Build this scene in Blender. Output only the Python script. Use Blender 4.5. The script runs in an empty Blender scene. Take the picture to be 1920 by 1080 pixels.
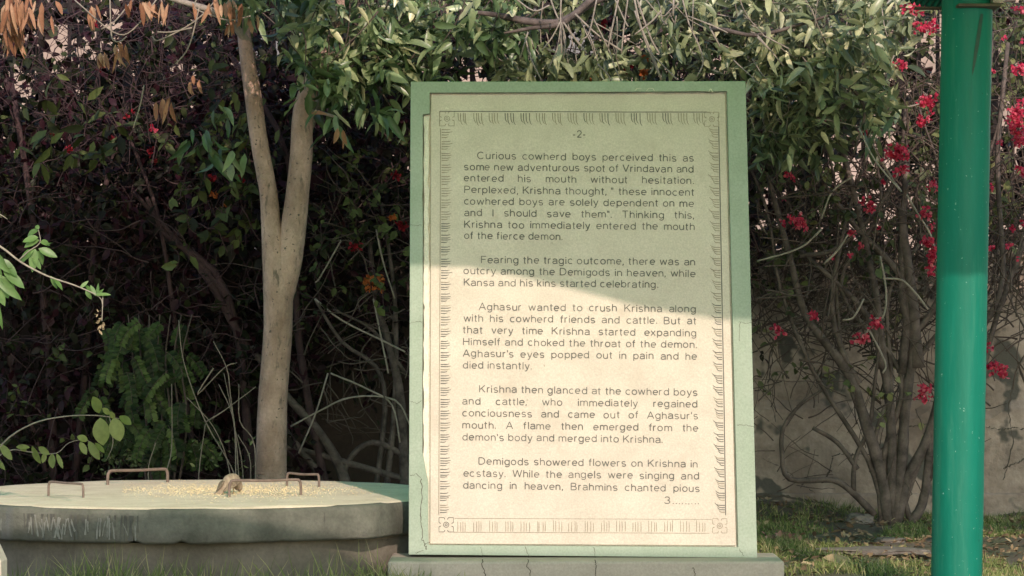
import bpy, math
import numpy as np
from mathutils import Vector, Matrix, noise as mnoise

rad = math.radians
scene = bpy.context.scene
col = scene.collection
rng = np.random.default_rng(11)

# ------------------------------------------------------------------ camera
F = 5291.0                 # focal length in pixels of the 1920-wide photograph
HC = 1.08                  # camera height over the lawn
PITCH = math.atan((619 - 540) / F)
cam_d = bpy.data.cameras.new("camera")
cam = bpy.data.objects.new("camera", cam_d)
col.objects.link(cam)
cam_d.sensor_width = 36.0
cam_d.lens = 36.0 * F / 1920.0
cam_d.clip_start = 0.1
cam_d.clip_end = 500
cam.location = (0, 0, HC)
cam.rotation_euler = (math.pi / 2 + PITCH, 0, 0)
scene.camera = cam

# ------------------------------------------------------------------ light
SUN_EL, SUN_AZ = rad(28), rad(14)         # low sun behind the camera, from the right
S = np.array([math.sin(SUN_AZ) * math.cos(SUN_EL), -math.cos(SUN_AZ) * math.cos(SUN_EL), math.sin(SUN_EL)])
world = bpy.data.worlds.new("World")
scene.world = world
world.use_nodes = True
wn = world.node_tree
bg = wn.nodes["Background"]
sky = wn.nodes.new("ShaderNodeTexSky")
sky.sky_type = 'NISHITA'
sky.sun_disc = False
sky.sun_elevation = SUN_EL
sky.sun_rotation = rad(166)
sky.dust_density = 1.0
wn.links.new(sky.outputs[0], bg.inputs[0])
bg.inputs[1].default_value = 0.15
sun_d = bpy.data.lights.new("sun", 'SUN')
sun_d.energy = 2.0
sun_d.angle = rad(0.55)
sun_d.color = (1.0, 0.79, 0.705)
sun = bpy.data.objects.new("sun", sun_d)
col.objects.link(sun)
sun.location = (4, -6, 8)
sun.rotation_euler = Vector(S).to_track_quat('Z', 'Y').to_euler()
scene.view_settings.view_transform = 'Standard'
scene.view_settings.look = 'None'
scene.view_settings.gamma = 1
scene.view_settings.exposure = 0.84
scene.cycles.max_bounces = 8
scene.cycles.transparent_max_bounces = 8


# ------------------------------------------------------------------ helpers
def ray(px, py):
    px = np.asarray(px, float); py = np.asarray(py, float)
    u = (px - 960) / F; v = (540 - py) / F
    return np.stack([u, math.cos(PITCH) - v * math.sin(PITCH), math.sin(PITCH) + v * math.cos(PITCH)], -1)


def at(px, py, Y):
    d = ray(px, py)
    t = np.asarray(Y, float) / d[..., 1]
    return d * t[..., None] + np.array([0, 0, HC])


def lin(r, g, b):
    f = lambda c: (c / 255 / 12.92) if c / 255 <= 0.04045 else ((c / 255 + 0.055) / 1.055) ** 2.4
    return (f(r), f(g), f(b), 1.0)


class MB:
    """collects vertices and faces, becomes ONE mesh object"""
    def __init__(self):
        self.v = []; self.t = []; self.q = []; self.var = []; self.n = 0

    def add(self, v, quads=None, tris=None, var=0.5):
        v = np.asarray(v, float).reshape(-1, 3)
        if quads is not None and len(quads):
            self.q.append(np.asarray(quads, np.int64).reshape(-1, 4) + self.n)
        if tris is not None and len(tris):
            self.t.append(np.asarray(tris, np.int64).reshape(-1, 3) + self.n)
        self.var.append(np.broadcast_to(np.asarray(var, float).ravel(), (len(v),)) if np.size(var) in (1, len(v)) else np.asarray(var))
        self.v.append(v); self.n += len(v)

    def tube(self, pts, radii, n=7, smooth=3, cap=True, var=0.5, wob=0.0):
        pts = np.asarray(pts, float); radii = np.broadcast_to(np.asarray(radii, float), (len(pts),))
        if smooth > 1 and len(pts) > 2:
            pts, radii = spline(pts, radii, smooth)
        m = len(pts)
        T = np.gradient(pts, axis=0)
        T /= np.linalg.norm(T, axis=1)[:, None] + 1e-12
        ref = np.array([0, 1.0, 0.13]) if abs(T[0][1]) < 0.9 else np.array([1.0, 0, 0.1])
        a = np.cross(T, ref); a /= np.linalg.norm(a, axis=1)[:, None] + 1e-12
        b = np.cross(T, a)
        ang = np.linspace(0, 2 * math.pi, n, endpoint=False)
        r = radii[:, None] * np.ones(n)[None]
        if wob:
            r = r * (1 + wob * rng.standard_normal((m, n)))
        V = pts[:, None] + r[..., None] * (np.cos(ang)[None, :, None] * a[:, None] + np.sin(ang)[None, :, None] * b[:, None])
        i = np.arange(m - 1)[:, None] * n; j = np.arange(n)[None]; j2 = (j + 1) % n
        Q = np.stack([i + j, i + j2, i + n + j2, i + n + j], -1).reshape(-1, 4)
        V = V.reshape(-1, 3)
        tr = []
        if cap:
            V = np.vstack([V, pts[:1], pts[-1:]])
            k = m * n
            for jj in range(n):
                tr.append((k, (jj + 1) % n, jj)); tr.append((k + 1, (m - 1) * n + jj, (m - 1) * n + (jj + 1) % n))
        self.add(V, Q, tr, var)

    def box(self, lo, hi, var=0.5):
        x0, y0, z0 = lo; x1, y1, z1 = hi
        V = [(x0, y0, z0), (x1, y0, z0), (x1, y1, z0), (x0, y1, z0), (x0, y0, z1), (x1, y0, z1), (x1, y1, z1), (x0, y1, z1)]
        self.add(V, [(0, 3, 2, 1), (4, 5, 6, 7), (0, 1, 5, 4), (1, 2, 6, 5), (2, 3, 7, 6), (3, 0, 4, 7)], None, var)

    def build_each(self, name, mat, parent):
        """every tube added becomes a part of its own"""
        n0 = 0
        for k, v in enumerate(self.v):
            m_ = MB(); n1 = n0 + len(v)
            m_.add(v, [q - n0 for qs in self.q for q in qs[(qs[:, 0] >= n0) & (qs[:, 0] < n1)]], [t - n0 for ts in self.t for t in ts[(ts[:, 0] >= n0) & (ts[:, 0] < n1)]], self.var[k])
            m_.build(name, mat, parent); n0 = n1

    def build(self, name, mat, parent=None, smooth=True, bevel=0.0, seg=2):
        me = bpy.data.meshes.new(name)
        V = np.vstack(self.v)
        T = np.vstack(self.t) if self.t else np.zeros((0, 3), np.int64)
        Q = np.vstack(self.q) if self.q else np.zeros((0, 4), np.int64)
        me.vertices.add(len(V)); me.vertices.foreach_set("co", V.astype(np.float32).ravel())
        me.loops.add(len(T) * 3 + len(Q) * 4)
        me.loops.foreach_set("vertex_index", np.concatenate([T.ravel(), Q.ravel()]).astype(np.int32))
        me.polygons.add(len(T) + len(Q))
        st = np.concatenate([np.arange(len(T)) * 3, len(T) * 3 + np.arange(len(Q)) * 4]).astype(np.int32)
        me.polygons.foreach_set("loop_start", st)
        me.polygons.foreach_set("use_smooth", np.full(len(st), smooth))
        at_ = me.attributes.new("var", 'FLOAT', 'POINT')
        at_.data.foreach_set("value", np.concatenate(self.var).astype(np.float32))
        me.update(calc_edges=True)
        me.materials.append(mat)
        o = bpy.data.objects.new(name, me)
        col.objects.link(o)
        if parent is not None:
            o.parent = parent
            o.matrix_parent_inverse = Matrix.Translation(-parent.location)
        if bevel:
            b = o.modifiers.new("bevel", 'BEVEL'); b.width = bevel; b.segments = seg; b.limit_method = 'ANGLE'; b.angle_limit = rad(40)
            b.harden_normals = False
        return o


def spline(pts, radii, k):
    P = np.vstack([2 * pts[0] - pts[1], pts, 2 * pts[-1] - pts[-2]])
    out = []; rr = []
    for i in range(1, len(P) - 2):
        for s in range(k):
            t = s / k
            out.append(0.5 * ((2 * P[i]) + (-P[i - 1] + P[i + 1]) * t + (2 * P[i - 1] - 5 * P[i] + 4 * P[i + 1] - P[i + 2]) * t * t + (-P[i - 1] + 3 * P[i] - 3 * P[i + 1] + P[i + 2]) * t ** 3))
            rr.append(radii[i - 1] * (1 - t) + radii[i] * t)
    out.append(pts[-1]); rr.append(radii[-1])
    return np.array(out), np.array(rr)


def thing(name, label, cat, loc, group=None):
    o = bpy.data.objects.new(name, None)
    o.empty_display_size = 0.1
    col.objects.link(o)
    o.location = tuple(float(c) for c in loc)
    return tag(o, label, cat, group)


def tag(o, label=None, cat=None, group=None, kind=None):
    if label: o["label"] = label
    if cat: o["category"] = cat
    if group: o["group"] = group
    if kind: o["kind"] = kind
    return o


def unit(v):
    return v / (np.linalg.norm(v, axis=-1, keepdims=True) + 1e-12)


def leaves(mb, base, d, n, L, W, droop=0.15, fold=0.25, var=0.5, K=3, shape=0.42, wave=0.0):
    """adds one bent, folded leaf blade per row of base; K cross-sections"""
    N = len(base)
    base = np.asarray(base, float); d = unit(np.asarray(d, float))
    s = unit(np.cross(d, n) + 1e-6); nn = np.cross(s, d)
    L = np.broadcast_to(L, (N,)); W = np.broadcast_to(W, (N,)); droop = np.broadcast_to(droop, (N,)); fold = np.broadcast_to(fold, (N,))
    ts = np.linspace(0, 1, K + 2)[1:-1]
    cols = [base]
    for i, t in enumerate(ts):
        w = math.sin(math.pi * t ** (math.log(0.5) / math.log(shape))) ** 0.72
        c = base + d * (L * t)[:, None] - nn * (droop * L * t * t)[:, None]
        for side in (-1, 0, 1):
            ww = wave * L * rng.standard_normal(N) if (wave and side) else 0
            cols.append(c + s * (side * 0.5 * W * w)[:, None] + nn * (abs(side) * fold * 0.5 * W * w + ww)[:, None])
    cols.append(base + d * L[:, None] - nn * (droop * L)[:, None])
    V = np.stack(cols, 1)                      # N, 2+3K, 3
    M = V.shape[1]
    T = [(0, 2, 1), (0, 3, 2)]
    Q = []
    for i in range(K - 1):
        a = 1 + 3 * i
        Q += [(a, a + 1, a + 4, a + 3), (a + 1, a + 2, a + 5, a + 4)]
    a = 1 + 3 * (K - 1)
    T += [(a, a + 1, M - 1), (a + 1, a + 2, M - 1)]
    off = (np.arange(N) * M)[:, None, None]
    var = np.broadcast_to(var, (N,))
    mb.add(V.reshape(-1, 3), (off + np.array(Q)[None]).reshape(-1, 4) if Q else None, (off + np.array(T)[None]).reshape(-1, 3), np.repeat(var, M))


def rdir(n, z=0.0, spread=1.0):
    v = rng.standard_normal((n, 3)) * spread
    v[:, 2] += z
    return unit(v)


def walk(p, d, length, steps, wig=0.35, grav=0.0):
    pts = [np.array(p, float)]; d = np.array(d, float); d /= np.linalg.norm(d)
    st = length / steps
    for _ in range(steps):
        d = d + wig * rng.standard_normal(3) * 0.5 + np.array([0, 0, -grav])
        d /= np.linalg.norm(d)
        pts.append(pts[-1] + d * st)
    return np.array(pts)


# ------------------------------------------------------------------ materials
def base_mat(name):
    m = bpy.data.materials.new(name); m.use_nodes = True
    nt = m.node_tree
    return m, nt, nt.nodes["Principled BSDF"]


def noise_node(nt, scale, detail=6, rough=0.6, coord='Object', sx=None):
    tc = nt.nodes.new("ShaderNodeTexCoord")
    no = nt.nodes.new("ShaderNodeTexNoise")
    no.inputs["Scale"].default_value = scale; no.inputs["Detail"].default_value = detail; no.inputs["Roughness"].default_value = rough
    if sx:
        mp = nt.nodes.new("ShaderNodeMapping"); mp.inputs["Scale"].default_value = sx
        nt.links.new(tc.outputs[coord], mp.inputs[0]); nt.links.new(mp.outputs[0], no.inputs["Vector"])
    else:
        nt.links.new(tc.outputs[coord], no.inputs["Vector"])
    return no


def ramp(nt, inp, stops):
    r = nt.nodes.new("ShaderNodeValToRGB")
    while len(r.color_ramp.elements) < len(stops):
        r.color_ramp.elements.new(0.5)
    for e, (p, c) in zip(r.color_ramp.elements, stops):
        e.position = p; e.color = c
    nt.links.new(inp, r.inputs[0])
    return r


def mixc(nt, fac, a, b, mode='MIX'):
    m = nt.nodes.new("ShaderNodeMix"); m.data_type = 'RGBA'; m.blend_type = mode
    if isinstance(fac, (int, float)): m.inputs[0].default_value = fac
    else: nt.links.new(fac, m.inputs[0])
    for k, x in ((6, a), (7, b)):
        if isinstance(x, tuple): m.inputs[k].default_value = x
        else: nt.links.new(x, m.inputs[k])
    return m.outputs[2]


def bump(nt, bs, height, strength=0.3, dist=0.01):
    b = nt.nodes.new("ShaderNodeBump"); b.inputs["Strength"].default_value = strength; b.inputs["Distance"].default_value = dist
    nt.links.new(height, b.inputs["Height"]); nt.links.new(b.outputs[0], bs.inputs["Normal"])


def rough_mat(name, c1, c2, scale=6, rough=0.85, bstr=0.3, bdist=0.01, fine=60, streak=None, lo=0.35, hi=0.65, spots=None, sx=None):
    m, nt, bs = base_mat(name)
    n1 = noise_node(nt, scale, 8, 0.65, sx=sx)
    r = ramp(nt, n1.outputs[0], [(lo, c1), (hi, c2)])
    out = r.outputs[0]
    n2 = noise_node(nt, fine, 4, 0.6)
    r2 = ramp(nt, n2.outputs[0], [(0.3, (0.72, 0.72, 0.72, 1)), (0.7, (1.12, 1.12, 1.12, 1))])
    out = mixc(nt, 0.55, out, r2.outputs[0], 'MULTIPLY')
    if streak:
        n3 = noise_node(nt, streak[0], 5, 0.6, sx=streak[1])
        r3 = ramp(nt, n3.outputs[0], [(streak[2], (0, 0, 0, 1)), (streak[3], (1, 1, 1, 1))])
        out = mixc(nt, r3.outputs[0], out, streak[4])
    if spots:
        n4 = noise_node(nt, spots[0], 3, 0.5)
        r4 = ramp(nt, n4.outputs[0], [(spots[1], (0, 0, 0, 1)), (spots[1] + 0.04, (1, 1, 1, 1))])
        out = mixc(nt, r4.outputs[0], out, spots[2])
    nt.links.new(out, bs.inputs["Base Color"])
    bs.inputs["Roughness"].default_value = rough
    bump(nt, bs, n2.outputs[0], bstr, bdist)
    return m


def leaf_mat(name, stops, rough=0.45, trans=0.25, spec=0.5, under=False):
    m, nt, bs = base_mat(name)
    a = nt.nodes.new("ShaderNodeAttribute"); a.attribute_name = "var"
    r = ramp(nt, a.outputs["Fac"], stops)
    n = noise_node(nt, 45, 3, 0.5)
    r2 = ramp(nt, n.outputs[0], [(0.3, (0.75, 0.75, 0.75, 1)), (0.7, (1.2, 1.2, 1.2, 1))])
    c = mixc(nt, 0.6, r.outputs[0], r2.outputs[0], 'MULTIPLY')
    if under:
        ge = nt.nodes.new("ShaderNodeNewGeometry")
        pale = mixc(nt, 1.0, c, (1.9, 1.75, 1.9, 1), 'MULTIPLY')
        c = mixc(nt, ge.outputs["Backfacing"], c, pale)
    nt.links.new(c, bs.inputs["Base Color"])
    bs.inputs["Roughness"].default_value = rough
    bs.inputs["Specular IOR Level"].default_value = spec
    tr = nt.nodes.new("ShaderNodeBsdfTranslucent"); nt.links.new(c, tr.inputs[0])
    mx = nt.nodes.new("ShaderNodeMixShader"); mx.inputs[0].default_value = trans
    nt.links.new(bs.outputs[0], mx.inputs[1]); nt.links.new(tr.outputs[0], mx.inputs[2])
    nt.links.new(mx.outputs[0], nt.nodes["Material Output"].inputs[0])
    return m


def plain(name, c, rough=0.6, metal=0.0):
    m, nt, bs = base_mat(name)
    n = noise_node(nt, 40, 4, 0.6)
    r = ramp(nt, n.outputs[0], [(0.3, tuple(x * 0.75 for x in c[:3]) + (1,)), (0.7, tuple(min(1, x * 1.2) for x in c[:3]) + (1,))])
    nt.links.new(r.outputs[0], bs.inputs["Base Color"])
    bs.inputs["Roughness"].default_value = rough; bs.inputs["Metallic"].default_value = metal
    return m


M = {}
M['panel'] = rough_mat("cream_stone", (0.555, 0.495, 0.40, 1), (0.635, 0.57, 0.465, 1), 5, 0.8, 0.08, 0.003, 160,
                       streak=(7, (1, 1, 0.8), 0.60, 0.78, (0.50, 0.43, 0.34, 1)), spots=(38, 0.76, (0.30, 0.27, 0.21, 1)))
M['frame'] = rough_mat("sage_paint", (0.29, 0.36, 0.265, 1), (0.35, 0.41, 0.32, 1), 4, 0.7, 0.06, 0.003, 120,
                       spots=(30, 0.77, (0.18, 0.22, 0.15, 1)))
M['plaster'] = rough_mat("bare_plaster", (0.66, 0.62, 0.50, 1), (0.80, 0.75, 0.62, 1), 25, 0.9, 0.3, 0.004, 150)
M['plinth'] = rough_mat("grey_plaster", (0.40, 0.35, 0.285, 1), (0.48, 0.42, 0.345, 1), 4, 0.9, 0.12, 0.004, 120,
                        streak=(5, (1, 1, 0.5), 0.58, 0.74, (0.27, 0.25, 0.20, 1)))
M['ink'] = plain("faded_ink", (0.13, 0.13, 0.11, 1), 0.8)
M['ink_worn'] = plain("worn_ink", (0.31, 0.27, 0.20, 1), 0.85)
M['crack_and_shade'] = plain("crack_shadow", (0.09, 0.08, 0.06, 1), 0.95)
M['slab_top'] = rough_mat("pale_concrete", (0.72, 0.57, 0.425, 1), (0.88, 0.73, 0.57, 1), 7, 0.9, 0.3, 0.006, 90, spots=(55, 0.73, (0.22, 0.19, 0.14, 1)))  # extra paleness stands in for sun on the top
M['slab_side'] = rough_mat("weathered_shade_concrete", (0.075, 0.078, 0.06, 1), (0.155, 0.155, 0.122, 1), 5, 0.92, 0.4, 0.008, 70,
                           streak=(9, (1, 1, 0.14), 0.60, 0.72, (0.10, 0.105, 0.095, 1)), spots=(24, 0.74, (0.10, 0.10, 0.08, 1)))  # weathered grey-green, darkened further to carry the edge's shade
M['well_wall'] = rough_mat("mossy_render", (0.11, 0.10, 0.075, 1), (0.19, 0.17, 0.13, 1), 4, 0.95, 0.4, 0.008, 60)
M['drip'] = plain("lime_drip", (0.20, 0.20, 0.17, 1), 0.9)
M['dark_stain'] = plain("algae_stain", (0.082, 0.082, 0.068, 1), 0.9)
M['rust'] = plain("rusty_iron", (0.17, 0.125, 0.10, 1), 0.75, 0.1)
M['grain'] = leaf_mat("grain", [(0, (0.62, 0.45, 0.22, 1)), (1, (0.85, 0.70, 0.42, 1))], 0.7, 0.0)
M['bark'] = rough_mat("smooth_bark", (0.29, 0.19, 0.14, 1), (0.58, 0.405, 0.325, 1), 7, 0.92, 0.9, 0.012, 75, sx=(1, 1, 0.5),
                      streak=(30, (1, 1, 0.35), 0.58, 0.70, (0.17, 0.13, 0.10, 1)), spots=(48, 0.66, (0.12, 0.095, 0.075, 1)))
M['stem'] = rough_mat("shrub_bark", (0.05, 0.038, 0.031, 1), (0.16, 0.125, 0.105, 1), 14, 0.9, 0.5, 0.005, 90)
M['stem_dark'] = rough_mat("dark_shrub_bark", (0.03, 0.014, 0.016, 1), (0.075, 0.042, 0.04, 1), 14, 0.9, 0.5, 0.005, 90)
M['twig'] = rough_mat("pale_twig", (0.22, 0.19, 0.15, 1), (0.36, 0.31, 0.25, 1), 20, 0.9, 0.3, 0.003, 90)
M['twig_mid'] = rough_mat("weathered_twig", (0.14, 0.115, 0.09, 1), (0.27, 0.225, 0.18, 1), 20, 0.9, 0.3, 0.003, 90)
M['twig_dark'] = rough_mat("brown_twig", (0.06, 0.042, 0.034, 1), (0.12, 0.09, 0.07, 1), 20, 0.9, 0.3, 0.003, 90)
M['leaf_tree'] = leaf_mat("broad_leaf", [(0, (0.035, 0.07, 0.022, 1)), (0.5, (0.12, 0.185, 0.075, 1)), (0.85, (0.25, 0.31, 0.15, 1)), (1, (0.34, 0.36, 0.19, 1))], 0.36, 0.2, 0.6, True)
M['leaf_pale'] = leaf_mat("sage_leaf", [(0, (0.05, 0.075, 0.035, 1)), (0.45, (0.185, 0.23, 0.105, 1)), (1, (0.42, 0.44, 0.25, 1))], 0.38, 0.2, 0.6, True)
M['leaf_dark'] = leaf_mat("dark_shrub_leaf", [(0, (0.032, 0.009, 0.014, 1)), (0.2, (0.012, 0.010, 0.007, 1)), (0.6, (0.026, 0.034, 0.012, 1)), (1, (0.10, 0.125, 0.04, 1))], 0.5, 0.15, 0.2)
M['leaf_mid'] = leaf_mat("shrub_leaf", [(0, (0.04, 0.05, 0.02, 1)), (0.6, (0.11, 0.135, 0.05, 1)), (1, (0.24, 0.25, 0.10, 1))], 0.5, 0.2, 0.4)
M['leaf_fresh'] = leaf_mat("fresh_leaf", [(0, (0.10, 0.19, 0.05, 1)), (1, (0.19, 0.30, 0.10, 1))], 0.4, 0.35, 0.5)
M['leaf_lime'] = leaf_mat("lime_leaf", [(0, (0.17, 0.22, 0.05, 1)), (1, (0.27, 0.32, 0.09, 1))], 0.45, 0.3, 0.4)
M['leaf_dry'] = leaf_mat("dry_leaf", [(0, (0.20, 0.085, 0.045, 1)), (0.6, (0.40, 0.20, 0.11, 1)), (1, (0.52, 0.34, 0.21, 1))], 0.7, 0.25, 0.3)
M['litter'] = leaf_mat("leaf_litter", [(0, (0.10, 0.065, 0.04, 1)), (0.6, (0.25, 0.17, 0.10, 1)), (1, (0.42, 0.33, 0.20, 1))], 0.8, 0.1, 0.2)
M['flower'] = leaf_mat("pink_bract", [(0, (0.42, 0.015, 0.05, 1)), (0.6, (0.70, 0.07, 0.14, 1)), (1, (0.85, 0.26, 0.30, 1))], 0.6, 0.45, 0.2)
M['flower_red'] = leaf_mat("red_bract", [(0, (0.12, 0.006, 0.012, 1)), (1, (0.40, 0.03, 0.045, 1))], 0.6, 0.35, 0.2)
M['flower_orange'] = leaf_mat("orange_bract", [(0, (0.36, 0.09, 0.02, 1)), (1, (0.60, 0.20, 0.06, 1))], 0.6, 0.35, 0.2)
M['grass'] = leaf_mat("lawn_grass", [(0, (0.07, 0.10, 0.022, 1)), (0.5, (0.15, 0.20, 0.055, 1)), (0.75, (0.30, 0.30, 0.12, 1)), (1, (0.46, 0.39, 0.22, 1))], 0.6, 0.2, 0.3)
M['soil'] = rough_mat("lawn_soil", (0.095, 0.075, 0.052, 1), (0.20, 0.16, 0.115, 1), 3, 0.95, 0.6, 0.02, 40,
                      streak=(1.5, (1, 1, 1), 0.45, 0.62, (0.07, 0.085, 0.035, 1)))
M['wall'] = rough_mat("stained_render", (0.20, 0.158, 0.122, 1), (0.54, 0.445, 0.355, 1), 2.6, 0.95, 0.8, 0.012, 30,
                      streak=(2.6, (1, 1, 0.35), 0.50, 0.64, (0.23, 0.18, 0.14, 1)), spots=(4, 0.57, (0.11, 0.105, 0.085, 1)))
M['wall_shade_tone'] = rough_mat("shade_toned_brick_wall", (0.028, 0.02, 0.015, 1), (0.06, 0.042, 0.03, 1), 3, 0.95, 0.4, 0.01, 45)  # deep shade put into the brown wall's colour
M['bounce_paving'] = rough_mat("pale_bounce_paving", (0.50, 0.57, 0.46, 1), (0.60, 0.67, 0.55, 1), 3, 0.9, 0.2, 0.005, 40)
M['iron'] = plain("dark_iron", (0.022, 0.015, 0.013, 1), 0.9)
M['far'] = rough_mat("peach_render", (0.26, 0.20, 0.165, 1), (0.40, 0.31, 0.255, 1), 0.8, 0.9, 0.1, 0.01, 20)
M['far_glass'] = plain("dim_pane", (0.10, 0.10, 0.11, 1), 0.3)
M['stone'] = rough_mat("field_stone", (0.12, 0.10, 0.085, 1), (0.22, 0.19, 0.16, 1), 10, 0.95, 0.5, 0.01, 60)
M['block'] = rough_mat("buff_block", (0.46, 0.41, 0.31, 1), (0.56, 0.50, 0.39, 1), 8, 0.9, 0.2, 0.004, 90)
M['bird'] = leaf_mat("brown_plumage", [(0, (0.10, 0.075, 0.05, 1)), (0.5, (0.25, 0.195, 0.135, 1)), (1, (0.36, 0.29, 0.21, 1))], 0.8, 0.0, 0.2)
M['beak'] = plain("horn_beak", (0.35, 0.25, 0.12, 1), 0.5)
M['eye'] = plain("dark_eye", (0.01, 0.01, 0.01, 1), 0.15)
M['plate'] = rough_mat("rusty_plate", (0.055, 0.042, 0.025, 1), (0.10, 0.075, 0.045, 1), 12, 0.8, 0.3, 0.003, 80)


def green_paint():
    m, nt, bs = base_mat("green_enamel")
    n1 = noise_node(nt, 5, 6, 0.65, sx=(1, 1, 0.10))
    r = ramp(nt, n1.outputs[0], [(0.3, (0.0015, 0.118, 0.074, 1)), (0.7, (0.004, 0.182, 0.122, 1))])
    c = r.outputs[0]
    # dusty streaks, pale chips, rust flecks
    n3 = noise_node(nt, 16, 6, 0.7, sx=(1, 1, 0.08))
    r3 = ramp(nt, n3.outputs[0], [(0.52, (0, 0, 0, 1)), (0.78, (0.55, 0.55, 0.55, 1))])
    c = mixc(nt, r3.outputs[0], c, (0.07, 0.23, 0.16, 1))
    n2 = noise_node(nt, 60, 3, 0.6)
    r2 = ramp(nt, n2.outputs[0], [(0.69, (0, 0, 0, 1)), (0.72, (1, 1, 1, 1))])
    c = mixc(nt, r2.outputs[0], c, (0.17, 0.36, 0.28, 1))
    n4 = noise_node(nt, 34, 4, 0.65, sx=(1, 1, .6))
    r4 = ramp(nt, n4.outputs[0], [(0.72, (0, 0, 0, 1)), (0.75, (1, 1, 1, 1))])
    c = mixc(nt, r4.outputs[0], c, (0.012, 0.05, 0.03, 1))
    nt.links.new(c, bs.inputs["Base Color"])
    rr = ramp(nt, n3.outputs[0], [(0.3, (0.40, 0.40, 0.40, 1)), (0.7, (0.68, 0.68, 0.68, 1))])
    nt.links.new(rr.outputs[0], bs.inputs["Roughness"])
    bs.inputs["Specular IOR Level"].default_value = 0.22
    bump(nt, bs, noise_node(nt, 9, 6, 0.65, sx=(1, 1, .35)).outputs[0], 0.4, 0.012)
    return m


M['green'] = green_paint()
M['green_shadow'] = plain('green_shadow_tone', (0.006, 0.05, 0.028, 1), 0.6)
M['sheet'] = leaf_mat("green_roof_sheet", [(0, (0.12, 0.68, 0.22, 1)), (1, (0.16, 0.76, 0.27, 1))], 0.5, 0.72, 0.3)

# ------------------------------------------------------------------ ground
GX, GY = np.meshgrid(np.concatenate([np.linspace(-60, -4, 12), np.linspace(-3.6, 3.6, 110), np.linspace(4, 60, 12)]),
                     np.concatenate([np.linspace(-30, 9.5, 12), np.linspace(10, 17, 110), np.linspace(17.5, 120, 14)]))


def ground_z(x, y):
    x = np.asarray(x, float); y = np.asarray(y, float)
    z = 0.012 * np.sin(3.1 * x + 1.3 * y) + 0.01 * np.sin(5.3 * y - 2.1 * x) + 0.008 * np.sin(11 * x + 7 * y)
    # loose earth heaped against the wall behind the sign
    z = z + 0.11 * np.exp(-((y - 16.3) / 0.7) ** 2) * np.clip((2.1 - x) / 0.9, 0, 1)
    return np.where((y > 10) & (y < 17), z, z * 0.3)


mb = MB()
gz = ground_z(GX, GY)
nr, nc = GX.shape
i = np.arange(nr - 1)[:, None] * nc; j = np.arange(nc - 1)[None]
mb.add(np.stack([GX, GY, gz], -1).reshape(-1, 3), np.stack([i + j, i + j + 1, i + nc + j + 1, i + nc + j], -1).reshape(-1, 4))
tag(mb.build("ground", M['soil']), kind='structure')
mb = MB(); mb.box((-14, -24, -0.02), (14, 9.2, 0.03)); tag(mb.build("bounce_path", M['bounce_paving'], smooth=False), kind='structure')  # unseen pale ground sheet added to bounce light up onto the sign


# ------------------------------------------------------------------ boundary wall, railing, building beyond
YW = 16.5
wt = thing("boundary_wall", "grey stained rendered wall with iron railing, behind the pink flowered shrub", "wall", (2.2, YW + 0.12, 0))
mb = MB()
x0w, x1w = 0.15, 8.0
nx, nz = 90, 30
XX, ZZ = np.meshgrid(np.linspace(x0w, x1w, nx), np.linspace(-0.1, 1.50, nz))
YY = np.full_like(XX, YW)
for a in range(nz):
    for b in range(nx):
        p = Vector((XX[a, b] * 1.7, 0, ZZ[a, b] * 1.7))
        YY[a, b] += 0.006 * mnoise.noise(p) + 0.004 * mnoise.noise(p * 4)
        # a missing patch of render low on the wall, and the horizontal joint
        if ZZ[a, b] < 0.62 + 0.03 * mnoise.noise(p * 6): YY[a, b] -= 0.03
i = np.arange(nz - 1)[:, None] * nx; j = np.arange(nx - 1)[None]
mb.add(np.stack([XX, YY, ZZ], -1).reshape(-1, 3), np.stack([i + j, i + j + 1, i + nx + j + 1, i + nx + j], -1).reshape(-1, 4))
mb.box((x0w, YW + 0.06, -0.1), (x1w, YW + 0.25, 1.49))
mb.build("wall_face", M['wall'], wt, smooth=False)
mb = MB()
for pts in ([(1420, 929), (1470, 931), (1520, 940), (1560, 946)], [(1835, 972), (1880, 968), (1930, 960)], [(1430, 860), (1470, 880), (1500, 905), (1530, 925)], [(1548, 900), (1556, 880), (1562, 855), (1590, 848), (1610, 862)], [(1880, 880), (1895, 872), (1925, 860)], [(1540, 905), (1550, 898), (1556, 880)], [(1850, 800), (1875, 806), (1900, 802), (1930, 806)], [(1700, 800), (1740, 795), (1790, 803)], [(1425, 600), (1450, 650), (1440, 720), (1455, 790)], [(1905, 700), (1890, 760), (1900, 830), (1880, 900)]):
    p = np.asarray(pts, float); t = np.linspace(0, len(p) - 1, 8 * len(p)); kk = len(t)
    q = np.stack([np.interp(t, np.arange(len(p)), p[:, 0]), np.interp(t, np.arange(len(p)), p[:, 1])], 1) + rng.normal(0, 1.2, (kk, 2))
    w = (1.0 + 1.6 * rng.random(kk)) * (3.2 if pts[0][1] > 925 else 1); yy = np.full(kk, YW - .074)  # the widened lines paint the shadow gap at the wall's foot
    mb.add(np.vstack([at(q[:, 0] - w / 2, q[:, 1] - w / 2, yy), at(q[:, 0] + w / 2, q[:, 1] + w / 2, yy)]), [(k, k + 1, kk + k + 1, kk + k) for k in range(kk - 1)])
mb.build("crack_and_shade", M['crack_and_shade'], wt, smooth=False)
mb = MB(); mb.box((x0w, YW - 0.03, 1.503), (x1w, YW + 0.28, 1.55)); mb.build("coping", M['wall'], wt, smooth=False, bevel=0.008)
mb = MB(); mb.box((x0w, YW - 0.07, -0.1), (x1w, YW - 0.035, 0.13)); mb.build("footing", M['wall'], wt, smooth=False, bevel=0.01)

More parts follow.
